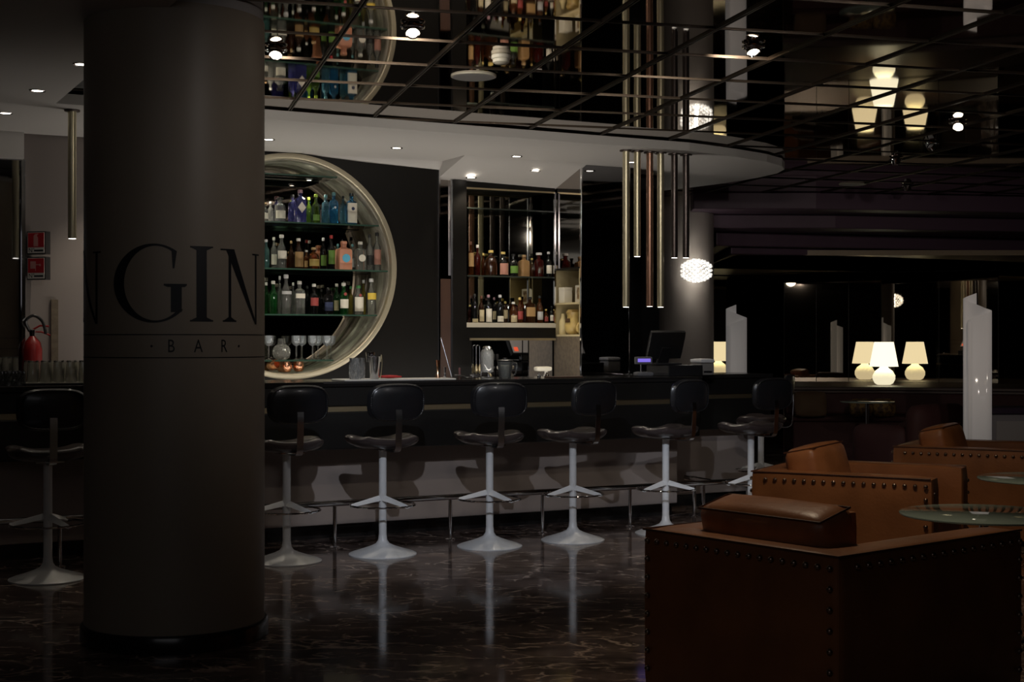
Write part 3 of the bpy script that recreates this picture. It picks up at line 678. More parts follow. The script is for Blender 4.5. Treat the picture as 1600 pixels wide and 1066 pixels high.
R3 = [(416, 10, 50, 'round', 'green', 'white', None, 1, 'green bottle at the left end of the lower bottle shelf'),
      (427, 14, 52, 'round', 'green', 'white', None, 0, 'wide green bottle second on the lower bottle shelf'),
      (437, 8, 60, 'round', 'clear', 'silver', None, 1, 'slim tall clear bottle behind the green ones'),
      (447, 17, 62, 'taper', 'clear', 'silver', 'grey', 0, 'tallest clear bottle with silver stopper on the lower shelf', dict(labpos=(.50, .58))),
      (458, 8, 50, 'round', 'clear', 'white', None, 1, 'slim clear bottle with white cap left of the white-labelled one'),
      (468, 15, 52, 'square', 'clear', 'white', 'white', 0, 'clear square bottle with white label and white cap on the lower shelf', dict(labpos=(.48, .62))),
      (480, 8, 45, 'round', 'dark', 'black', None, 1, 'slim black bottle left of the red-labelled one'),
      (490.6, 14, 48, 'round', 'dark', 'white', 'red', 0, 'dark bottle with a red label and white cap', dict(labpos=(.28, .54))),
      (502, 8, 40, 'round', 'dark', 'black', None, 1, 'short black bottle right of the red label'),
      (512.6, 13, 42, 'square', 'dark', 'black', 'navy', 0, 'black square bottle with navy label'),
      (526, 11, 49, 'round', 'green', 'white', 'cream', 1, 'green bottle with cream label behind its twin'),
      (537, 15, 50, 'round', 'green', 'white', 'white', 0, 'green bottle with white label and red seal', dict(labpos=(.20, .48), extra=('disc', 'red', .64, .013))),
      (548, 9, 45, 'round', 'yellow', 'green', None, 1, 'pale yellow bottle behind the ones with red seals'),
      (560, 16, 46, 'round', 'clear', 'green', 'white', 0, 'clear bottle with frosted white label and red seal', dict(labpos=(.12, .60), extra=('disc', 'red', .66, .012))),
      (568, 10, 55, 'taper', 'yellow', 'silver', None, 1, 'yellow bottle with silver neck near the ring'),
      (580, 16, 57, 'taper', 'clear', 'silver', 'yellow', 0, 'clear bottle with yellow band at the right end of the lower shelf', dict(labpos=(.42, .60)))]
shelf_row(R1, ZS[1], 'bottles on the top niche shelf', '', 1.82, 1.95, 0)
shelf_row(R2, ZS[2], 'bottles on the middle niche shelf', '', 1.82, 1.95, 0)
shelf_row(R3, ZS[3], 'bottles on the lower niche shelf', '', 1.82, 1.95, 0)

# ------------------------------------------------------------------ bottle cabinet right of the niche
C0, C1 = 1.80, 2.66
cab = bempty('bottle_cabinet', 0, 0, 0, 'black mirrored bottle cabinet right of the round niche', 'cabinet')
MB().b2(C0, C1, 1.955, 1.975, 1.56, 2.70).build('back_mirror', mat('cabinet_mirror', (.42, .42, .36), .025, 1), cab, smooth=False)
MB().b2(C0, C1, 1.72, 1.98, 2.695, 2.75).build('lintel', M_BLACKWALL, cab, smooth=False)
MB().b2(C0, C1, 1.712, 1.72, 2.683, 2.697).build('lintel_trim', M_GOLD, cab, smooth=False)
MB().b2(C0, C1, 1.70, 1.96, 1.515, 1.555).build('ledge', mat('ledge_cream', (.42, .38, .30), .5), cab, smooth=False, bevel=.003)
MB().b2(C0, C1, 1.705, 1.98, 1.425, 1.514).build('band', M_BLACKWALL, cab, smooth=False)
MB().b2(C0+.03, C1, 1.70, 1.71, 1.405, 1.425).build('band_trim', M_GOLD, cab, smooth=False)
MB().b2(C0-.002, C0+.05, 1.705, 1.98, .9, 1.42).build('side_panel', M_BLACKWALL, cab, smooth=False)
MB().b2(C1-.014, C1, 1.70, 1.72, 1.555, 2.69).build('edge_strip', M_CHROME, cab, smooth=False)
mir = mat('clear_mirror', (.70, .69, .68), .02, 1)
for a, b in ((C0+.05, C0+.30), (C0+.31, C0+.56), (C0+.57, C1)):
    MB().b2(a, b, 1.765, 1.78, .94, 1.41).build('lower_mirror', mir, cab, smooth=False)
for z, l in ((2.53, 'upper'), (1.957, 'middle')):
    t = bempty('glass_shelf', (C0+C1)/2, 1.72, z-.012, l+' glass shelf of the bottle cabinet', 'shelf', 'glass shelves of the cabinet')
    hw = (C1-C0)/2-.014
    MB().b2(-hw, hw, .004, .225, 0, .012).build('shelf_pane', M_SHELFGLASS, t, smooth=False)
    MB().b2(-hw, hw, 0, .004, 0, .012).build('shelf_edge', mat('dark_shelf_edge', (.03, .035, .03), .2), t, smooth=False)
K1 = [(735.5, 9.5, 53, 'round', 'amber', 'brown', 'tan', 0, 'amber bottle with long tan label at the left end of the cabinet shelf', dict(labpos=(.26, .66))),
      (746, 10, 48, 'round', 'red', 'white', None, 0, 'dark red bottle with white capsule, second on the cabinet shelf'),
      (755, 7, 36, 'round', 'amber', 'gold', None, 1, 'small amber bottle behind the dark red one'),
      (767, 20, 40, 'squat', 'brown', 'gold', None, 0, 'round squat brown decanter with gold neck'),
      (786, 16, 38, 'taper', 'dark', 'gold', 'pink', 0, 'dark bottle with red and white label and gold neck', dict(labpos=(.06, .52))),
      (802, 15, 35, 'squat', 'dark', 'black', 'green', 0, 'black squat bottle with a small green label'),
      (818.5, 15, 34, 'square', 'tan', 'cork', None, 0, 'tan square bottle in the cabinet'),
      (831, 8, 30, 'round', 'amber', 'gold', None, 1, 'small amber bottle right of the tan one'),
      (842, 16, 38, 'apoth', 'red', 'silver', None, 0, 'red brown cut glass decanter in the cabinet'),
      (857, 11, 40, 'round', 'dark', 'silver', 'white', 0, 'dark bottle with white label at the right end of the cabinet shelf')]
K2 = [(734, 6.5, 28, 'round', 'red', 'gold', None, 1, 'small red amber bottle at the left end of the cabinet ledge'),
      (741.5, 11, 45, 'round', 'dark', 'black', 'cream', 0, 'dark green bottle with low cream label on the cabinet ledge', dict(labpos=(.02, .14))),
      (752, 9, 42, 'round', 'brown', 'brown', 'cream', 0, 'brown bottle with cream label third on the cabinet ledge', dict(labpos=(.05, .48))),
      (763, 11, 44, 'round', 'dark', 'mauve', 'white', 0, 'dark bottle with a large white label on the cabinet ledge', dict(labpos=(.03, .50))),
      (772, 7, 40, 'round', 'dark', 'mauve', 'cream', 1, 'dark slim bottle behind the large white label'),
      (781, 12, 44, 'round', 'dark', 'silver', 'white', 0, 'dark bottle with low white label left of the yellow one', dict(labpos=(.04, .24))),
      (789.5, 8, 34, 'round', 'brown', 'gold', 'cream', 1, 'brown bottle with cream label and gold top on the ledge', dict(labpos=(.2, .6))),
      (802, 12, 33, 'round', 'amber', 'white', 'cream', 0, 'amber bottle with yellow cream label in the middle of the ledge', dict(labpos=(.04, .36))),
      (812, 10, 40, 'round', 'amber', 'gold', 'red', 0, 'amber bottle with a red label on the ledge'),
      (818.5, 5, 27, 'round', 'red', 'red', None, 1, 'tiny orange red bottle behind the red label'),
      (827.5, 15, 41, 'square', 'brown', 'black', 'tan', 0, 'square brown bottle with slanted tan label on the ledge', dict(labpos=(.25, .60))),
      (843, 11, 43, 'round', 'amber', 'black', 'grey', 0, 'amber bottle with silver label right of the square one', dict(labpos=(.12, .42))),
      (853, 7, 22, 'round', 'amber', 'gold', 'red', 0, 'short amber bottle near the right end of the ledge'),
      (862, 8, 27, 'round', 'dark', 'black', 'white', 0, 'small dark bottle with white label at the right end of the ledge')]
shelf_row(K1, 1.957, 'spirits on the cabinet shelf', '', 1.79, 1.88, 0)
shelf_row(K2, 1.555, 'spirits on the cabinet ledge', '', 1.79, 1.88, 0)

# glasses, decanter and copper mugs at the bottom of the niche
def make_coupe(h, r):
    t = empty('stemmed_glass', (0, 0, 0), BA, 'x', 'glass', 'stemmed crystal glasses on the lowest niche shelf')
    MB().lathe([(r*.95, 0), (r*.9, .003), (.012, .008), (.006, .014)], 20).build('foot', M_CLEAR, t)
    prof = []
    for k in range(11): prof.append((.006+.002*(k % 2), .012+(h*.56-.012)*k/10))
    MB().lathe(prof, 12).build('stem', M_CLEAR, t)
    MB().lathe([(.006, h*.56), (r*.55, h*.60), (r*.86, h*.66), (r, h*.74), (r, h), (r-.0025, h), (r-.0025, h*.75), (r*.5, h*.63), (0, h*.60)], 24, cap=False).build('bowl', glass('crystal_bowl', (.85, .88, .9), .22, (.75, .8, .85)), t)
    return t
gl0 = None
for k, (p, dd) in enumerate(((420, 1.80), (463, 1.80), (471.5, 1.92), (488.5, 1.80), (497, 1.92), (511, 1.80), (517, 1.92))):
    L = bw(s_of(p, dd), dd, ZS[4]+.0005); lab = ['stemmed glass left of the crystal decanter', 'first stemmed glass right of the crystal decanter', 'second stemmed glass right of the decanter, set back', 'third stemmed glass right of the decanter',
        'fourth stemmed glass right of the decanter, set back', 'fifth stemmed glass right of the decanter', 'stemmed glass nearest the ring on the right'][k]
    if gl0 is None: gl0 = make_coupe(.193, .038); gl0.location = L; gl0['label'] = lab
    else: dup(gl0, L, None, lab)
dec = bempty('decanter', s_of(440, 1.84), 1.84, ZS[4]+.0005, 'round cut crystal decanter on the lowest niche shelf', 'decanter')
mb = MB(); n = 28; prof = [(.035, 0), (.058, .018), (.068, .05), (.068, .075), (.055, .105), (.034, .122)]
vs = []
for k in range(n):
    for j, (r, z) in enumerate(prof):
        rr = r+(.004 if (k+j) % 2 else -.003); vs.append((rr*cos(2*pi*k/n), rr*sin(2*pi*k/n), z))
mb.add(vs, [(k*6+j, ((k+1) % n)*6+j, ((k+1) % n)*6+j+1, k*6+j+1) for k in range(n) for j in range(5)]+[tuple(k*6 for k in range(n))[::-1]])
mb.build('body', glass('cut_crystal', (.82, .84, .82), .16, (.85, .84, .78)), dec, smooth=False)
MB().lathe([(.030, .120), (.034, .128), (.030, .17), (.026, .17)], 12).build('neck', M_CLEAR, dec, smooth=False)
for k, (p, dd, tilt) in enumerate(((424, 1.76, 1), (441, 1.90, 0), (447.5, 1.78, 0), (466.5, 1.80, 0))):
    zb = NZ-sqrt((NR-.05)**2-(s_of(p, dd)-NS)**2)+.006
    t = bempty('copper_mug', s_of(p, dd), dd, zb, ['hammered copper mug lying with its mouth towards the room', 'hammered copper mug at the back of the niche bottom', 'hammered copper mug in the middle of the niche bottom', 'rightmost hammered copper mug in the niche bottom'][k], 'mug', 'copper mugs at the bottom of the niche')
    mb = MB().lathe([(.030, 0), (.042, .012), (.049, .045), (.045, .075), (.040, .094), (.037, .094), (.041, .07), (.045, .045), (.038, .015), (0, .008)], 28)
    o = mb.build('cup', M_MUG, t)
    h_ = MB().tube(crom([(.043, 0, .078), (.07, 0, .072), (.074, 0, .045), (.048, 0, .022)], 5), .004, 8).build('handle', M_MUG, t)
    if tilt:
        for q in (o, h_): q.rotation_euler = (radians(78), 0, 0); q.location = (0, .03, .045)
    t.rotation_euler = (0, 0, BA+(.6, 2.2, 1.1, 2.6)[k]); t.scale = (.9, .9, .9)

# ------------------------------------------------------------------ mirrored pillar with side niche
P0, P1, PD0, PD1 = 2.672, 3.16, 1.29, 1.76
pil = bempty('mirrored_pillar', 0, 0, 0, 'square pillar with dark mirror front, chrome edges and a cream side niche', 'pillar')
MB().b2(P0+.01, P1-.01, PD0, PD0+.02, 0, SZ-.002).build('front_mirror', M_SMOKE2, pil, smooth=False)
MB().b2(P0, P0+.015, PD0-.006, PD0+.02, 0, SZ-.002).build('chrome_edge', M_CHROME, pil, smooth=False, bevel=.003)
MB().b2(P1-.013, P1, PD0-.006, PD0+.02, 0, SZ-.002).build('chrome_edge', M_CHROME, pil, smooth=False, bevel=.003)
MB().b2(P0, P0+.02, PD0+.02, PD1-.002, 2.03, SZ-.002).build('side_mirror', M_SMOKE, pil, smooth=False)
MB().b2(P0, P0+.02, PD0+.02, PD1-.002, 0, 1.44).build('side_panel', M_BROWNPANEL, pil, smooth=False)
MB().b2(P0, P0+.30, PD0+.02, PD1-.002, 1.44, 1.456).build('niche_shelf', M_NICHE, pil, smooth=False)
MB().b2(P0, P0+.30, PD0+.02, PD1-.002, 1.715, 1.73).build('niche_shelf', M_NICHE, pil, smooth=False)
MB().b2(P0, P0+.30, PD0+.02, PD1-.002, 2.015, 2.03).build('niche_top', M_BLACKWALL, pil, smooth=False)
MB().b2(P0+.30, P0+.31, PD0+.02, PD1-.002, 1.44, 2.03).build('niche_back', M_NICHE, pil, smooth=False)
MB().b2(P0, P0+.30, PD1-.012, PD1-.002, 1.456, 2.015).build('niche_side', M_NICHE, pil, smooth=False)
MB().b2(P0, P0+.30, PD0+.021, PD0+.03, 1.456, 2.015).build('niche_side', M_NICHE, pil, smooth=False)
MB().b2(P1-.02, P1, PD0+.02, PD1-.002, 0, SZ-.002).build('far_panel', M_BLACKWALL, pil, smooth=False)
t = bempty('paper_box', P0+.06, 1.66, 1.7305, 'cream box on the upper shelf of the pillar niche', 'box'); MB().b2(-.04, .04, -.05, .05, 0, .13).build('carton', M_CREAM, t, smooth=False, bevel=.002); MB().b2(-.041, .041, -.051, .051, .11, .135).build('lid', M_CREAM, t, smooth=False, bevel=.002)
t = bempty('picture_card', P0+.10, 1.46, 1.7305, 'white card with a dark brown picture in the pillar niche', 'picture'); MB().b2(-.006, .006, -.09, .09, 0, .15).build('card', M_CREAM, t, smooth=False); MB().b2(-.0075, -.006, -.06, .06, .03, .13).build('print', mat('brown_print', (.16, .09, .05), .6, noise=(25, (.45, .36, .22), .45, .6)), t, smooth=False)
M_JUG = mat('ochre_ceramic', (.50, .36, .12), .4, noise=(9, (.28, .17, .05), .45, .65))
t = bempty('ceramic_jug', P0+.08, 1.55, 1.4565, 'ochre jug with a dark badge on the lower niche shelf', 'jug', rz=.3)
MB().lathe([(.05, 0), (.075, .03), (.08, .08), (.06, .13), (.055, .16), (.068, .19), (.05, .215), (0, .22)], 24).build('body', M_JUG, t)
MB().box((-.078, 0, .12), (.012, .05, .035)).build('badge', mat('dark_badge', (.06, .03, .01), .5), t, smooth=False, bevel=.004)
t = bempty('ceramic_pot', P0+.09, 1.39, 1.4565, 'low round ochre pot beside the jug', 'pot'); MB().lathe([(.04, 0), (.07, .03), (.075, .06), (.055, .10), (.03, .12), (0, .125)], 24).build('body', M_JUG, t); MB().tube(crom([(-.05, -.03, .09), (-.09, -.04, .07), (-.075, -.03, .03)], 5), .01, 8).build('handle', M_JUG, t)
t = bempty('ceramic_bottle', P0+.06, 1.70, 1.4565, 'slim cream bottle at the left of the lower niche shelf', 'bottle'); MB().lathe([(.032, 0), (.036, .02), (.036, .11), (.02, .15), (.016, .18), (0, .185)], 20).build('body', mat('cream_ceramic', (.60, .50, .26), .4), t)

# ------------------------------------------------------------------ things on the bar
CT = 1.1205
mat_t = bempty('bar_mat', 0, 0, CT, 'long white mat lying on the bar top', 'mat')
a, b = s_of(538, .16), s_of(712, .16)
MB().b2(a, b, .15, .42, 0, .012).build('mat', mat('white_mat', (.70, .68, .64), .6, bump=(200, .2)), mat_t, smooth=False, bevel=.004)
CM = CT+.0125
def on_bar(p, d): return s_of(p, d), d
for k, (p, dd) in enumerate(((555, .24), (561, .36))):
    t = bempty('mixing_glass', s_of(p, dd), dd, CM, ['cut crystal mixing glass at the left end of the white mat', 'second cut crystal mixing glass, behind the first'][k], 'glass', 'mixing glasses on the bar mat')
    mb = MB(); n = 24; vs = []
    for i in range(n):
        for j in range(7):
            r = .040+.0035*(1 if (i+j) % 2 else -1)*(0 < j < 5); vs.append((r*cos(2*pi*i/n), r*sin(2*pi*i/n), .145*j/6))
    mb.add(vs, [(i*7+j, ((i+1) % n)*7+j, ((i+1) % n)*7+j+1, i*7+j+1) for i in range(n) for j in range(6)]+[tuple(i*7 for i in range(n))[::-1]])
    mb.build('body', glass('mixing_crystal', (.80, .82, .83), .14, (.85, .86, .86)), t, smooth=False)
    MB().tube([(.041*cos(2*pi*i/24), .041*sin(2*pi*i/24), .146) for i in range(24)], .002, 6, True).build('rim', M_CLEAR, t)
sh = bempty('cocktail_shaker', s_of(585, .24), .24, CM, 'steel two-piece shaker tins with a strap, right of the mixing glasses', 'shaker')
MB().lathe([(.029, 0), (.031, .004), (.043, .155), (.045, .158), (.042, .158), (.028, .006)], 28).build('tin', M_STEEL, sh)
MB().lathe([(.027, .12), (.036, .19), (.034, .19), (.026, .122)], 24, (-.012, .045, -.002)).build('small_tin', M_CHROME, sh)
MB().tube(crom([(.043, -.01, .12), (.05, -.01, .17), (.055, -.01, .12), (.045, -.012, .03), (.036, -.012, .005)], 5), .0035, 6).build('strap', M_GOLD, sh)
nap = bempty('bar_cloth', s_of(609, .26), .26, CM, 'folded red bar cloth on the white mat', 'cloth')
MB().rbox((0, 0, .014), (.15, .09, .012), .005, 5, .003).build('cloth', mat('red_cloth', (.45, .02, .02), .8, bump=(60, .3)), nap)
def jig(p, dd, m_, h, lab):
    t = bempty('jigger', s_of(p, dd), dd, CM, lab, 'jigger')
    MB().lathe([(.0165*h/.12, 0), (.018*h/.12, .003), (.007, h*.42), (.007, h*.5), (.0165*h/.12, h), (.015*h/.12, h), (.005, h*.55)], 24).build('cups', m_, t)
    MB().lathe([(.0085, h*.43), (.0095, h*.46), (.0085, h*.49)], 20).build('waist_ring', m_, t)
jig(684, .30, mat('copper_jigger', (.80, .50, .32), .15, 1), .128, 'tall copper jigger on the right end of the white mat')
jig(695, .24, M_STEEL, .078, 'short steel jigger beside the copper one')
t = bempty('bar_spoon', s_of(706, .30), .30, CM, 'long twisted bar spoon leaning left behind the jiggers', 'spoon')
MB().tube([(-.065*q, .05*q, .003+.285*q) for q in (0, .25, .5, .75, 1)], .0028, 8).build('shaft', M_STEEL, t)
MB().lathe([(0, -.006), (.006, 0), (0, .006)], 10, (-.065, .05, .288)).build('tip', M_STEEL, t)
t = bempty('muddler', s_of(718, .34), .34, CT, 'brown wooden muddler standing right of the mat', 'muddler'); MB().lathe([(.011, 0), (.012, .02), (.007, .04), (.008, .08), (.006, .083), (0, .085)], 16).build('shaft', mat('muddler_wood', (.16, .06, .06), .5), t); MB().lathe([(.013, 0), (.014, .01), (.012, .02)], 16).build('head', mat('muddler_head', (.08, .04, .03), .5), t)
for k, (p, dd) in enumerate(((736, .30), (760, .32))):
    t = bempty('strainer', s_of(p, dd), dd, CT, ['wire cocktail strainer right of the muddler', 'second wire strainer, left of the pitcher'][k], 'strainer', 'strainers on the bar')
    MB().tube([(.045*cos(2*pi*i/24), .045*sin(2*pi*i/24), .012) for i in range(24)], .0035, 6, True).build('spring', M_STEEL, t)
    MB().lathe([(.036, .012), (.036, .014)], 20).build('plate', M_STEEL, t)
    MB().tube([(-.045, 0, .016), (-.09, 0, .028), (-.13, .01, .03)], .006, 8).build('handle', M_STEEL, t)
    MB().tube([(.03, .03, 0), (.03, .03, .035)], .004, 6).build('prong', M_STEEL, t)
t = bempty('glass_pitcher', s_of(789, .42), .42, CT, 'glass pitcher with a dark lid and handle on the bar', 'pitcher')
MB().lathe([(.042, 0), (.045, .004), (.060, .125), (.057, .125), (.041, .008), (0, .006)], 28).build('jug', glass('pitcher_glass', (.72, .74, .72), .2, (.5, .52, .5)), t)
MB().lathe([(.060, .125), (.062, .132), (.05, .14), (.022, .142), (.02, .152), (0, .153)], 28).build('lid', M_BLACK, t)
MB().tube(crom([(.055, 0, .112), (.09, 0, .115), (.10, 0, .09), (.085, 0, .03), (.048, 0, .02)], 5), .006, 8).build('handle', M_CLEAR, t)
t = bempty('bar_tray', s_of(880, .36), .36, CT, 'thin brown wooden board on the bar left of the pillar edge', 'tray'); MB().b2(-.13, .13, -.07, .07, 0, .010).build('board', M_WOOD, t, smooth=False, bevel=.003); MB().cyl((.13, 0, .006), (.17, 0, .006), .006, 10).build('handle', M_WOOD, t)
t = bempty('salt_pot', s_of(842, .30), .30, CT, 'tiny steel pot on the bar beside the brown board', 'pot'); MB().lathe([(.012, 0), (.014, .004), (.014, .02), (.009, .026), (0, .028)], 16).build('body', M_STEEL, t); MB().lathe([(.006, .026), (.007, .034), (0, .036)], 12).build('knob', M_STEEL, t)
# in the lower recess of the cabinet
t = bempty('drink_dispenser', s_of(761, 1.50), 1.50, .9405, 'tall glass dispenser with a tap and metal frame below the cabinet', 'dispenser')
MB().lathe([(.05, .20), (.055, .21), (.055, .36), (.045, .385), (.03, .395)], 28).build('jar', glass('dispenser_glass', (.7, .72, .72), .25, (.6, .62, .62)), t)
MB().lathe([(.035, .39), (.04, .40), (.03, .415), (0, .42)], 20).build('lid', M_CHROME, t)
for a_ in (.5, 2.6, 4.7): MB().cyl((.055*cos(a_), .055*sin(a_), 0), (.05*cos(a_), .05*sin(a_), .22), .005, 8).build('leg', M_STEEL, t)
MB().cyl((0, -.03, .20), (0, -.075, .17), .008, 8).build('tap', M_GOLD, t)
t = bempty('pepper_mill', s_of(853, 1.42), 1.42, .9405, 'polished steel squeezer with a cream top below the cabinet', 'squeezer')
MB().lathe([(.035, 0), (.04, .02), (.02, .06), (.03, .10), (.046, .13), (.046, .155), (.02, .19), (.016, .205)], 24).build('body', M_CHROME, t)
MB().rbox((-.03, 0, .225), (.15, .07, .04), .016, 4).build('top', M_CREAM, t)
for k, p in enumerate((744, 749.5)):
    t = bempty('bar_tongs', s_of(p, 1.735), 1.735, 1.12, ['left of two brass-ended bar tools hanging below the cabinet', 'right of two brass-ended bar tools hanging below the cabinet'][k], 'bar tool', 'bar tools hanging below the cabinet')
    MB().cyl((0, 0, .08), (0, 0, .235), .003, 6).build('shaft', M_STEEL, t); MB().lathe([(0, 0), (.014, .02), (.016, .05), (.004, .085)], 12).build('bowl', M_GOLD, t)
    MB().tube([(0, 0, .235), (0, .015, .245), (0, .03, .245)], .003, 6).build('hook', M_STEEL, t)

# cash register group
reg = bempty('cash_drawer', s_of(1056, .50), .50, CT, 'low black cash drawer under the monitor on the bar', 'cash drawer')
MB().b2(-.165, .165, -.14, .18, 0, .085).build('case', M_BLACK, reg, smooth=False, bevel=.004)
MB().b2(-.155, .155, .18, .188, .012, .075).build('drawer', M_BLACKGL, reg, smooth=False)
MB().cyl((.0, .188, .045), (.0, .194, .045), .01, 12).build('lock', M_CHROME, reg)
pos = bempty('register_monitor', s_of(1040, .50), .50, CT+.0855, 'black touch-screen register seen from behind on the cash drawer', 'monitor', rz=-.20)
MB().rbox((0, .02, .010), (.22, .20, .02), .008, 3).build('foot', M_BLACK, pos)
MB().add([(-.05, .06, .015), (.05, .06, .015), (.05, .10, .015), (-.05, .10, .015), (-.04, -.03, .14), (.04, -.03, .14), (.04, .01, .16), (-.04, .01, .16)],
         [(0, 1, 2, 3), (4, 5, 6, 7), (0, 1, 5, 4), (1, 2, 6, 5), (2, 3, 7, 6), (3, 0, 4, 7)]).build('neck', M_BLACK, pos, smooth=False, bevel=.006)
tl = Matrix.Rotation(radians(28), 4, 'X'); mb = MB()
scr = MB().rbox((0, 0, 0), (.30, .045, .245), .012, 4).build('monitor', M_BLACK, pos); scr.location = (0, .0, .165); scr.rotation_euler = (radians(28), 0, 0)
o = MB().b2(-.135, .135, .0228, .0235, -.105, .105).build('screen', M_SCREEN, scr, smooth=False)
o = MB().b2(-.115, -.065, .0236, .0242, -.09, -.045).build('screen_button', M_SCREENRED, scr, smooth=False)
cd = bempty('customer_display', s_of(1005, .42), .42, CT, 'small customer display with violet lit digits left of the register', 'display', rz=-.15)
MB().rbox((0, 0, .018), (.14, .10, .036), .014, 4).build('foot', M_GREYPL if False else mat('dark_grey_plastic', (.12, .12, .13), .45), cd)
MB().cyl((-.02, 0, .03), (-.02, 0, .10), .008, 10).build('pole', M_STEEL, cd)
h_ = MB().rbox((0, 0, .125), (.145, .035, .06), .007, 3).build('head', mat('dark_grey_plastic', (.12, .12, .13), .45), cd)
MB().b2(-.055, .055, -.0185, -.0177, .113, .140).build('lcd', M_LCD, h_, smooth=False)
vs, fs = text_mesh('- - - - - -', .016)
prn = bempty('receipt_printer', s_of(1097, .56), .56, CT, 'small receipt printer with a pale grey lid at the end of the bar', 'printer')
MB().rbox((0, 0, .050), (.13, .16, .10), .01, 3).build('case', mat('printer_grey', (.20, .19, .18), .5), prn)
MB().rbox((0, 0, .117), (.135, .165, .035), .012, 4).build('lid', mat('pale_plastic', (.62, .62, .64), .4), prn)
MB().b2(-.04, .04, -.083, -.081, .02, .035).build('paper_slot', M_BLACK, prn, smooth=False)

# left end of the counter: rack of glasses and crystal tumblers
tr = bempty('glass_tray', s_of(99, .36), .36, CT, 'dark tray under the upturned glasses left of the column', 'tray')
MB().b2(-.26, .26, -.13, .13, 0, .012).build('tray', M_BLACK, tr, smooth=False, bevel=.004)
MB().b2(-.245, .245, -.115, .115, .012, .016).build('liner', mat('linen', (.55, .52, .46), .9), tr, smooth=False)
gl0 = None; idx = 0
for r_, dd in enumerate((.29, .37, .45)):
    for k in range(6):
        s_ = tr_s = s_of(99, .36)-.20+k*.079+(.02 if r_ == 1 else 0)
        L = bw(s_, dd, CT+.0165)
        lab = '%s upturned ribbed tumbler in the %s row on the tray left of the column' % (['leftmost', 'second', 'third', 'fourth', 'fifth', 'rightmost'][k], ['front', 'middle', 'back'][r_])
        if gl0 is None:
            gl0 = empty('tumbler', L, BA, lab, 'glass', 'upturned tumblers on the tray')
            mb = MB(); n = 20; vs = []; pr = [(.036, 0), (.034, .05), (.031, .10), (.028, .128)]
            for i in range(n):
                for j, (r, z) in enumerate(pr):
                    q = r*(1.03 if i % 2 else .97) if 0 < j else r; vs.append((q*cos(2*pi*i/n), q*sin(2*pi*i/n), z))
            mb.add(vs, [(i*4+j, ((i+1) % n)*4+j, ((i+1) % n)*4+j+1, i*4+j+1) for i in range(n) for j in range(3)])
            mb.build('wall', glass('tumbler_glass', (.80, .80, .76), .34, (.7, .68, .60)), gl0)
            MB().lathe([(.027, .124), (.029, .130), (.027, .138), (0, .139)], 20).build('base', M_CLEAR, gl0)
        else: dup(gl0, L, None, lab)
gl0 = None
for k, (p, dd) in enumerate(((-3, .26), (14.5, .26), (31.5, .26), (6, .40), (23, .40))):
    L = bw(s_of(p, dd), dd, CT); lab = ['cut crystal tumbler at the far left edge of the bar', 'cut crystal tumbler second from the left edge', 'cut crystal tumbler next to the tray', 'cut crystal tumbler behind the leftmost two', 'cut crystal tumbler in the back, beside the tray'][k]
    if gl0 is None:
        gl0 = empty('crystal_tumbler', L, BA, lab, 'glass', 'cut crystal tumblers at the left end'); mb = MB(); n = 16; vs = []
        for i in range(n):
            for j in range(5):
                r = .034+.002*(1 if (i+j) % 2 else -1)*(0 < j < 4); vs.append((r*cos(2*pi*i/n), r*sin(2*pi*i/n), .09*j/4))
        mb.add(vs, [(i*5+j, ((i+1) % n)*5+j, ((i+1) % n)*5+j+1, i*5+j+1) for i in range(n) for j in range(4)]+[tuple(i*5 for i in range(n))[::-1]])
        mb.build('body', glass('dark_crystal', (.5, .5, .5), .12, (.3, .3, .3)), gl0, smooth=False)
        MB().lathe([(.033, .0), (.033, .012)], 16).build('base', M_CLEAR, gl0)
    else: dup(gl0, L, None, lab)

# extinguisher and signs on the grey wall
ex = bempty('fire_extinguisher', s_of(51, 1.46), 1.46, .98, 'red fire extinguisher with black hose on the grey wall', 'extinguisher')
MB().lathe([(.062, 0), (.066, .01), (.066, .36), (.055, .41), (.03, .44), (.02, .455)], 28).build('tank', M_RED, ex)
MB().lathe([(.02, .45), (.022, .50), (.015, .505)], 14).build('valve', M_CHROME, ex)
MB().tube([(0, 0, .50), (.05, -.01, .53), (.11, -.02, .525)], .007, 8).build('lever', M_RED, ex)
MB().tube([(0, 0, .485), (.06, -.01, .485), (.12, -.02, .46)], .006, 8).build('lever', M_RED, ex)
MB().tube(crom([(-.02, 0, .49), (-.05, -.03, .56), (.0, -.04, .60), (.06, -.04, .56), (.085, -.05, .47)], 6), .011, 8).build('hose', M_BLACK, ex)
MB().b2(-.03, .03, .064, .10, .1, .16).build('wall_bracket', M_BLACK, ex, smooth=False)
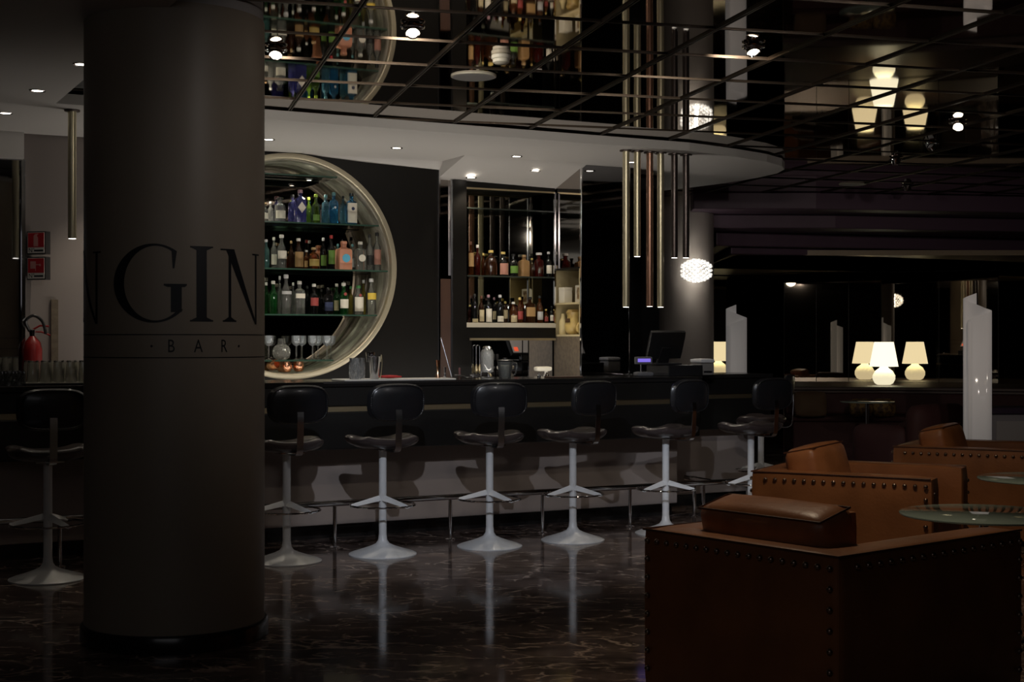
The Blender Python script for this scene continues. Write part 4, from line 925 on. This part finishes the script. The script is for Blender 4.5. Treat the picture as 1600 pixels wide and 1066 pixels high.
for k, (y0, y1, lab) in enumerate(((361, 397, 'red and white extinguisher sign, upper of two on the grey wall'), (401, 437, 'red and white fire hose sign, lower of two on the grey wall'))):
    d = 1.44; s0, s1 = s_of(43.5, d), s_of(72, d); Y = bw((s0+s1)/2, d).y; z0, z1 = CAMH+(533-y1)*Y/FPX, CAMH+(533-y0)*Y/FPX
    W = s1-s0; H = z1-z0
    W = .155; t = bempty('fire_sign', (s0+s1)/2, 1.47, z0, lab, 'sign', 'fire safety signs', rz=-radians(44))
    MB().b2(-W/2, W/2, 0, .06, 0, H).build('box', M_BLACK, t, smooth=False, bevel=.003)
    MB().b2(-W/2+.008, W/2-.008, -.002, 0, .008, H-.008).build('plate', M_SIGNWHITE, t, smooth=False)
    MB().b2(-W/2+.012, W/2-.012, -.0035, -.002, H*.30, H-.012).build('red_field', M_SIGNRED, t, smooth=False)
    mb = MB()
    if k == 0:
        cz = H*.62
        mb.prism([(-.018, 0), (.018, 0), (.018, .06), (.010, .072), (.010, .080), (.020, .086), (.018, .090), (-.006, .088), (-.018, .075)], 0, .0015)
        mb.v = [(x, -.0035-z, y+H*.34) for x, y, z in mb.v]
    else:
        mb.prism([(-.045, .03), (-.005, .03), (-.005, .012), (0, .012), (0, .055), (.025, .055), (.035, .045), (.042, .055), (.035, .066), (.025, .06), (0, .062), (0, .082), (-.045, .082)], 0, .0015)
        mb.v = [(x, -.0035-z, y+H*.30) for x, y, z in mb.v]
    mb.build('pictogram', mat('sign_pink', (.62, .30, .28), .5), t, smooth=False)
    vs, fs = text_mesh('N°', .044); MB().add([(x-W/2+.016, -.0032, y+.014) for x, y, z in vs], fs).build('lettering', M_LETTER, t, smooth=False)
    MB().b2(-W/2+.062, W/2-.018, -.0032, -.002, .020, .032).build('number_line', M_LETTER, t, smooth=False)

# ------------------------------------------------------------------ pendant tubes
def pendant(p, d, zb, m_, lab, grp):
    s_ = s_of(p, d); t = bempty('pendant_tube', s_, d, zb, lab, 'pendant lamp', grp); r = .027
    MB().lathe([(r-.003, .0), (r, .002), (r, SZ-zb-.006)], 28, cap=False).build('tube', m_, t)
    MB().lathe([(.047, SZ-zb-.011), (.05, SZ-zb-.009), (.05, SZ-zb-.001)], 28).build('ceiling_plate', M_DKTUBE, t)
    MB().lathe([(0, -.003), (r-.006, -.002), (r-.003, .001)], 20, cap=False).build('lens', M_TIP, t)
    return t
pg = 'tube pendants hanging from the right end of the canopy'
for p, d, yb, m_, lab in ((978, .34, 480, M_BRASS, 'long brass tube pendant, leftmost of the six'), (995.5, .34, 401, M_BRASS, 'short brass tube pendant, second of the six'),
        (1015, .34, 479, M_COPPER, 'long copper brown tube pendant, third of the six'), (1032, .34, 480, M_BRASS, 'long brass tube pendant right of the copper one'),
        (1053.5, .34, 403, M_DKTUBE, 'short dark bronze tube pendant, left one of the dark pair'), (1071.5, .34, 403, M_DKTUBE, 'short dark bronze tube pendant, rightmost of the six')):
    s_ = s_of(p, d); Y = bw(s_, d).y; pendant(p, d, CAMH+(533-yb)*Y/FPX, m_, lab, pg)
pendant(113, .34, 2.06, M_BRASS, 'single brass tube pendant left of the round column', None)

# ------------------------------------------------------------------ downlights in the canopy
def downlight(s_, d, z, lab, en=26, grp='recessed downlights in the canopy', cone=95):
    t = bempty('downlight', s_, d, z, lab, 'downlight', grp)
    MB().lathe([(.030, -.001), (.045, -.006), (.048, -.001)], 24, cap=False).build('trim_ring', M_STEEL, t)
    MB().lathe([(0, -.003), (.032, -.003)], 24, cap=False).build('lens', M_DOWN, t)
    L = bw(s_, d, z-.02); spot('downlight_beam', L, L-Vector((0, 0, 1)), en, cone, (1, .88, .70), .03, .6)
DL = [(-2.03, .66, SZ, 'leftmost downlight, near the left edge'), (-1.98, -.30, SZ, 'second downlight from the left edge'), (-1.90, -1.25, SZ, 'downlight just left of the round column'),
      (-.13, 1.05, SZ, 'canopy downlight just right of the round column'), (.887, 1.04, SZ, 'canopy downlight right of the ring niche'), (1.94, 1.06, SZ, 'canopy downlight above the bottle cabinet'),
      (2.96, .95, SZ, 'canopy downlight behind the tube pendants'), (-1.16, 1.05, SZ, 'canopy downlight hidden behind the round column')]
for s_, d, z, lab in DL: downlight(s_, d, z, lab, 2.5 if d < 1 and s_ < 0 else 24)
def zdrop(d): return SZ-(d-1.2)/.55*.17
downlight(s_of(836, 1.40), 1.40, zdrop(1.40), 'downlight in the sloping drop, right one above the cabinet', 14)
downlight(s_of(736, 1.60), 1.60, zdrop(1.62)+.006, 'downlight in the sloping drop, left one above the cabinet', 14)

# ------------------------------------------------------------------ fittings on the mirror ceiling
def gimbal(loc, lab, aim=(0, -.4, -1), lit=True):
    t = empty('ceiling_spot', loc, 0, lab, 'spotlight', 'gimbal spotlights on the mirror ceiling')
    MB().tube([(.055*cos(2*pi*i/24), .055*sin(2*pi*i/24), -.006) for i in range(24)], .007, 8, True).build('ring', M_CHROME, t)
    c = MB().lathe([(.036, .05), (.038, 0), (.034, -.006), (.030, .0)], 20, cap=False).build('can', M_CHROME, t)
    c.location = (0, 0, -.035); c.rotation_euler = Vector(aim).to_track_quat('-Z', 'Y').to_euler()
    l = MB().lathe([(0, .004), (.030, .004)], 20, cap=False).build('bulb', M_BULB if lit else M_GREYPL, c)
zc = CZ-.008
gimbal(gp(645, 7.05, zc), 'gimbal spotlight on the mirror ceiling right of the ring reflection', (.1, -.8, -1))
gimbal(gp(431, 7.60, zc), 'gimbal spotlight on the mirror ceiling beside the column top', (0, -.8, -1))
gimbal(gp(1177, 7.52, zc), 'gimbal spotlight on the mirror ceiling right of the tube reflections', (.1, -.5, -1))
gimbal(gp(1497, 10.15, zc), 'bright gimbal spotlight right of the lamp reflection', (-.4, -1, -.7))
gimbal(gp(1400, 12.2, zc), 'small chrome spotlight low on the mirror ceiling', (.3, .5, -1), False)
gimbal(gp(1418, 14.3, zc), 'farthest small spotlight near the mauve cornice', (.2, .5, -1), False)
gimbal(gp(1456, 11.2, zc), 'small unlit spotlight above the low chrome one', (.8, 1, -.6), False)
for p, Y, lab in ((740, 8.42, 'round speaker plate on the mirror ceiling left of the smoke detector'), (1332, 14.2, 'round speaker plate above the mauve cornice')):
    t = empty('ceiling_speaker', gp(p, Y, CZ), 0, lab, 'speaker', 'ceiling speakers')
    MB().lathe([(.135, 0), (.135, -.006), (.125, -.010)], 40).build('rim', M_CREAM, t); MB().lathe([(.125, -.0102), (0, -.012)], 40, cap=False).build('grille', M_GREYPL, t)
t = empty('smoke_detector', gp(783, 7.80, CZ), 0, 'white smoke detector on the mirror ceiling', 'smoke detector')
MB().lathe([(.050, 0), (.054, -.004), (.054, -.020), (.048, -.026)], 32).build('base', M_CREAM, t); MB().lathe([(.046, -.026), (.046, -.042), (.030, -.052), (0, -.054)], 32).build('head', M_CREAM, t)

# ------------------------------------------------------------------ grey column with beaded wall lamp
gc = empty('round_column', (1.905, 15.6, 0), 0, 'plain grey round column carrying the beaded wall lamp', 'column')
MB().lathe([(.305, .08), (.305, CZ-.003)], 64, cap=False).build('shaft', mat('grey_column', (.40, .36, .33), .6), gc); MB().lathe([(.32, 0), (.32, .08), (.30, .085)], 64).build('skirting', M_SKIRT, gc)
sc = empty('wall_lamp', gp(1088, 15.16, 2.15), 0, 'glowing wall lamp of glass beads on the grey column', 'wall lamp')
mb = MB(); random.seed(3)
for i in range(11):
    xx = -.15+.30*i/10; rr = .115*sqrt(max(.12, 1-(xx/.175)**2)); nn = 12 if rr > .07 else 8
    for k in range(nn):
        a_ = 2*pi*(k+.5*(i % 2))/nn; c = Vector((xx, rr*cos(a_), rr*sin(a_))); R = .0165; off = len(mb.v)
        for th in range(5):
            for ph in range(6):
                t_ = pi*th/4; mb.v.append(tuple(c+Vector((R*cos(t_), R*sin(t_)*cos(2*pi*ph/6), R*sin(t_)*sin(2*pi*ph/6)))))
        for th in range(4):
            for ph in range(6): mb.f.append((off+th*6+ph, off+th*6+(ph+1) % 6, off+th*6+6+(ph+1) % 6, off+th*6+6+ph))
o = mb.build('beads', M_BEAD, sc); o['kind'] = 'stuff'
MB().lathe([(.02, -.12), (.02, .12)], 12).build('bulb', emit('bulb_glow', (1, .93, .8), 25), sc)
MB().cyl((-.05, .02, 0), (-.05, .20, 0), .012, 8).build('wall_stem', M_CHROME, sc)
for dz in (1, -1):
    spot('wall_lamp_light', gp(1081, 15.13, 2.15+.10*dz), gp(1081, 15.25, 2.15+.45*dz), 6, 100, (1, .94, .84), .01, .9)

# ------------------------------------------------------------------ leather armchairs (local: front +y, back at y=0)
def make_chair(W=.97, D=1.02, H=.66):
    t = empty('leather_armchair', (0, 0, 0), 0, 'x', 'armchair', 'tan leather armchairs')
    T = .17
    def panel(c, sz, nm_):
        mb = MB().rbox(c, sz, .022, 8, .004); return mb.build(nm_, M_LEATHER, t)
    panel((0, T/2, H/2+.02), (W-.006, T, H-.04), 'back')
    panel((-W/2+T/2, D/2+.0015, H/2+.0195), (T, D-.003, H-.041), 'arm'); panel((W/2-T/2, D/2+.0015, H/2+.0195), (T, D-.003, H-.041), 'arm')
    panel((0, T+(D-T)/2-.02, .16), (W-2*T-.004, D-T-.05, .20), 'seat_base')
    MB().rbox((0, T+(D-T)/2, .345), (W-2*T-.008, D-T-.02, .17), .04, 8, .012).build('seat_cushion', M_LEATHER2, t)
    for sx in (-1, 1):
        for y in (.06, D-.06): MB().b2(sx*(W/2-.06)-.025, sx*(W/2-.06)+.025, y-.025, y+.025, 0, .05).build('foot', M_BLACK, t, smooth=False)
    # welts along the top outer edges
    z = H-.004
    MB().tube([(-W/2+.004, D-.01, z), (-W/2+.004, .004, z), (W/2-.004, .004, z), (W/2-.004, D-.01, z)], .0045, 6).build('welt', M_STUD if False else mat('dark_welt', (.09, .03, .012), .5), t)
    # studs
    st = None
    def stud(x, y, z, rot):
        nonlocal st
        if st is None:
            st = MB().lathe([(.0125, 0), (.0115, .005), (.007, .0095), (0, .011)], 8, cap=False).build('stud', M_STUD, t); o = st
        else: o = bpy.data.objects.new('stud', st.data); COL.objects.link(o); o.parent = t
        o.location = (x, y, z); o.rotation_euler = rot
    zs = H-.045; n = 18
    for k in range(n): stud(-W/2+.035+(W-.07)*k/(n-1), -.004, zs, (pi/2, 0, 0))
    for sx in (-1, 1):
        for k in range(1, n): stud(sx*(W/2+.003), .035+(D-.07)*k/(n-1), zs, (0, sx*pi/2, 0))
        for k in range(1, 8):
            stud(sx*(W/2-.035), -.004, zs-.072*k, (pi/2, 0, 0))
            stud(sx*(W/2+.003), D-.035, zs-.072*k, (0, sx*pi/2, 0))
            stud(sx*(W/2-.035), D+.0025, zs-.072*k+.03, (-pi/2, 0, 0))
    return t
def back_cushion(t, tilt=14, H=.36, W=.62, y=.30, z=.43, bulge=.02):
    o = MB().rbox((0, 0, H/2), (W, .20, H), .045, 9, bulge).build('back_cushion', M_LEATHER2, t); o.location = (0, y, z); o.rotation_euler = (radians(tilt), 0, 0)
    w_ = [(sx*(W/2-.012), .088*sy, H-.012) for sx, sy in ((-1, -1), (1, -1), (1, 1), (-1, 1))]
    MB().tube(w_, .0045, 6, True).build('cushion_piping', mat('dark_welt', (.09, .03, .012), .5), o)
    return o
ch = make_chair(W=.965, D=1.15); back_cushion(ch)
a0, a1 = Vector((.515, 5.63, 0)), Vector((1.12, 4.88, 0))
ch.location = (a0+a1)/2; ch.rotation_euler = (0, 0, atan2(a1.y-a0.y, a1.x-a0.x)); ch['label'] = 'tan leather armchair seen from behind in the right foreground'
def place(proto, P, face, lab):     # P: outer back corner on the near arm, face: direction the chair faces
    f = Vector((*face, 0)).normalized(); rz = atan2(f.y, f.x)-pi/2; Wd = .965
    r = Vector((f.y, -f.x, 0))       # the chair's right-hand side is the near side
    loc = Vector((*P, 0)) - r*(Wd/2)
    return dup(proto, loc, rz, lab)
ch2p = make_chair(W=.965, D=1.02); back_cushion(ch2p, 12)
f2 = Vector((.877, -.48, 0)); rz2 = atan2(f2.y, f2.x)-pi/2; r2 = Vector((f2.y, -f2.x, 0))
ch2p.location = Vector((1.361, 8.12, 0))-r2*.4825; ch2p.rotation_euler = (0, 0, rz2); ch2p['label'] = 'tan leather armchair in the middle, its studded arm towards the viewer'
place(ch2p, (2.68, 10.03), (.877, -.48), 'tan leather armchair behind the middle one, near the white wavy lamp')
place(ch2p, (4.45, 12.3), (.877, -.48), 'tan leather armchair at the right edge, behind the white wavy lamp')

# glass tables
def glass_table(loc, r, z, lab, grp='round glass tables'):
    t = empty('glass_table', loc, 0, lab, 'table', grp)
    MB().lathe([(0, z-.012), (r-.004, z-.012), (r, z-.008), (r, z-.003), (r-.004, z), (0, z)], 64, cap=False).build('table_top', M_TABLEGLASS, t)
    MB().cyl((0, 0, .02), (0, 0, z-.012), .022, 16).build('stem', M_CHROME, t)
    MB().lathe([(.20, 0), (.20, .008), (.04, .02), (.024, .04)], 40).build('base', M_CHROME, t)
    MB().lathe([(.05, z-.022), (.06, z-.013)], 24).build('top_plate', M_CHROME, t)
glass_table((2.245, 6.77, 0), .39, .58, 'round green glass table beside the front armchair')
glass_table((3.19, 8.51, 0), .39, .58, 'round green glass table at the right edge beyond the first')
glass_table((4.12, 16.5, 0), .31, .70, 'small tall pedestal table in front of the far bench', 'small pedestal tables')
t = empty('candle_holder', (3.19-.04, 8.36, .5805), 0, 'small gold candle holder on the far glass table', 'candle holder'); MB().lathe([(.03, 0), (.036, .01), (.038, .035), (.032, .04), (.028, .012), (0, .01)], 24).build('cup', M_GOLD, t); MB().lathe([(.026, .012), (.026, .028), (0, .03)], 16).build('candle', M_CREAM, t)

# ------------------------------------------------------------------ wavy acrylic floor lamps
def chimera(loc, rz, lab):
    t = empty('floor_lamp', loc, rz, lab, 'floor lamp', 'white wavy acrylic floor lamps')
    path = crom([(.012, .055, 0), (-.05, .088, 0), (-.105, .055, 0), (-.105, .01, 0), (-.05, -.01, 0), (.03, .005, 0), (.09, .025, 0), (.118, -.01, 0), (.085, -.045, 0), (.0, -.035, 0), (-.07, -.04, 0), (-.108, -.075, 0), (-.085, -.108, 0)], 6)
    mb = MB(); m_ = len(path)
    L = [0]
    for i in range(1, m_): L.append(L[-1]+(path[i]-path[i-1]).length)
    for i, p in enumerate(path):
        z1 = 1.82-.26*(L[i]/L[-1])
        mb.v += [(p.x, p.y, .0), (p.x, p.y, z1)]
    for i in range(m_-1): mb.f.append((2*i, 2*i+2, 2*i+3, 2*i+1))
    o = mb.build('shade', M_ACRYL, t); so = o.modifiers.new('solid', 'SOLIDIFY'); so.thickness = .005
    MB().lathe([(.09, .0), (.09, .012), (.02, .016)], 24, (0, .0, .0)).build('base', mat('lamp_base_white', (.7, .68, .66), .4), t)
    MB().cyl((-.045, .04, .012), (-.045, .04, .10), .012, 8).build('tube_holder', mat('lamp_base_white', (.7, .68, .66), .4), t)
    return t
c1 = chimera(gp(1527, 12.4), 0, 'tall white wavy floor lamp behind the armchairs on the right')
dup(c1, gp(1150, 16.35), 0, 'tall white wavy floor lamp beside the grey column')

# ------------------------------------------------------------------ lounge at the back: long console, bench, cushions, lamp
def console():
    t = empty('wall_console', (0, 0, 0), 0, 'long dark brown ledge under the mirrors carrying the table lamp', 'console')
    fr = [on(.15, .989, 18.55, 1225), on(.15, .989, 18.65, 1377), on(.406, .914, 18.65, 1640)]
    bkp = [on(.406, .914, 20.72, 1640), on(.15, .989, 20.92, 1377), on(.15, .989, 20.92, 1225)]
    MB().prism(fr+bkp, .77, .812).build('ledge_top', M_WOOD, t, smooth=False, bevel=.008)
    sh_ = lambda pts, k: [(x, y+k) for x, y in pts]
    MB().prism(sh_(fr, .05)+bkp, .45, .77).build('front', M_WOOD, t, smooth=False)
    MB().prism(sh_(fr, .05)+bkp, 0, .45).build('plinth', M_MAROON, t, smooth=False)
    sb = empty('wall_bench', (0, 0, 0), 0, 'dark maroon upholstered bench below the long ledge', 'bench')
    b0 = [(x, y-.60) for x, y in fr]; b1 = [(x, y+.03) for x, y in fr][::-1]
    MB().prism(b0+b1, 0, .40).build('seat_base', M_MAROON, sb, smooth=False, bevel=.03)
    MB().prism([(x, y-.58) for x, y in fr]+b1, .40, .47).build('seat_cushion', M_MAROON, sb, smooth=False, bevel=.03)
    MB().prism([(x, y-.13) for x, y in fr]+[(x, y+.02) for x, y in fr][::-1], .47, .74).build('backrest', M_MAROON, sb, smooth=False, bevel=.03)
console()
M_PATT = mat('gold_pattern_fabric', (.20, .12, .035), .7, noise=(22, (.07, .035, .015), .45, .55))
for p, wv, lab in ((1267, .38, 'plain brown cushion on the far bench'), (1346, .26, 'golden patterned cushion left of the pedestal table stem'), (1382, .26, 'golden patterned cushion right of the pedestal table stem')):
    Y = 17.5; o = empty('cushion', gp(p, Y, .475), 0, lab, 'cushion', 'cushions on the far bench')
    q = MB().rbox((0, 0, wv*.40), (wv, .10, wv*.78), .03, 8, .022).build('pillow', M_PATT if p > 1300 else mat('brown_fabric', (.10, .06, .03), .8), o); q.rotation_euler = (radians(-14), 0, 0)
    MB().tube([(sx*wv*.49, 0, wv*.40+sz*wv*.38) for sx, sz in ((-1, -1), (1, -1), (1, 1), (-1, 1))], .006, 6, True).build('piping', mat('brown_fabric', (.10, .06, .03), .8), q)
def table_lamp(loc):
    t = empty('table_lamp', loc, 0, 'glowing cream glass table lamp on the far ledge', 'table lamp')
    MB().lathe([(.085, 0), (.12, .02), (.148, .075), (.148, .125), (.115, .185), (.06, .225), (.048, .25)], 40).build('base', M_GLOBE, t)
    MB().lathe([(.19, .245), (.128, .575), (.12, .575), (.182, .247)], 40, cap=False).build('shade', M_SHADE, t)
    MB().lathe([(.03, .24), (.03, .36), (0, .38)], 16).build('bulb', emit('lamp_bulb', (1, .85, .6), 12), t)
table_lamp(gp(1381, 19.1, .8125))

# maroon club chairs
def club(loc, rz, lab):
    t = empty('club_chair', loc, rz, lab, 'armchair', 'maroon club chairs')
    MB().rbox((0, .0, .72-.30), (.80, .22, .74), .10, 8, .02).build('back', M_MAROON, t)
    for sx in (-1, 1): MB().rbox((sx*.34, .38, .32), (.18, .62, .54), .08, 7, .015).build('arm', M_MAROON, t)
    MB().rbox((0, .40, .28), (.52, .60, .40), .06, 7, .015).build('seat', M_MAROON, t)
    for sx in (-1, 1):
        for y in (-.05, .62): MB().b2(sx*.3-.02, sx*.3+.02, y-.02, y+.02, 0, .09).build('leg', M_BLACK, t, smooth=False)
    return t
k1 = club(gp(1463, 13.6), radians(38), 'dark maroon high-backed club chair left of the white wavy lamp')
pf = empty('pouf', gp(1372, 15.1), .4, 'low dark maroon pouf in front of the pedestal table', 'pouf')
MB().rbox((0, 0, .17), (.72, .62, .24), .08, 8, .02).build('cushion', M_MAROON, pf)
for sx, sy in ((-1, -1), (1, -1), (1, 1), (-1, 1)): MB().b2(sx*.26-.02, sx*.26+.02, sy*.2-.02, sy*.2+.02, 0, .07).build('leg', M_BLACK, pf, smooth=False)
t = empty('low_cabinet', gp(1585, 15.6), 0, 'pale low cabinet with a dark top at the right edge behind the lamp', 'cabinet')
MB().b2(-.28, .8, 0, .4, 0, .60).build('body', mat('pale_cabinet', (.30, .29, .31), .5), t, smooth=False, bevel=.01); MB().b2(-.32, .85, -.05, .45, .60, .67).build('top', mat('violet_top', (.05, .035, .06), .35), t, smooth=False, bevel=.01)
MB().b2(-.20, .35, -.012, 0, .10, .52).build('door', mat('pale_door', (.42, .40, .40), .5), t, smooth=False)
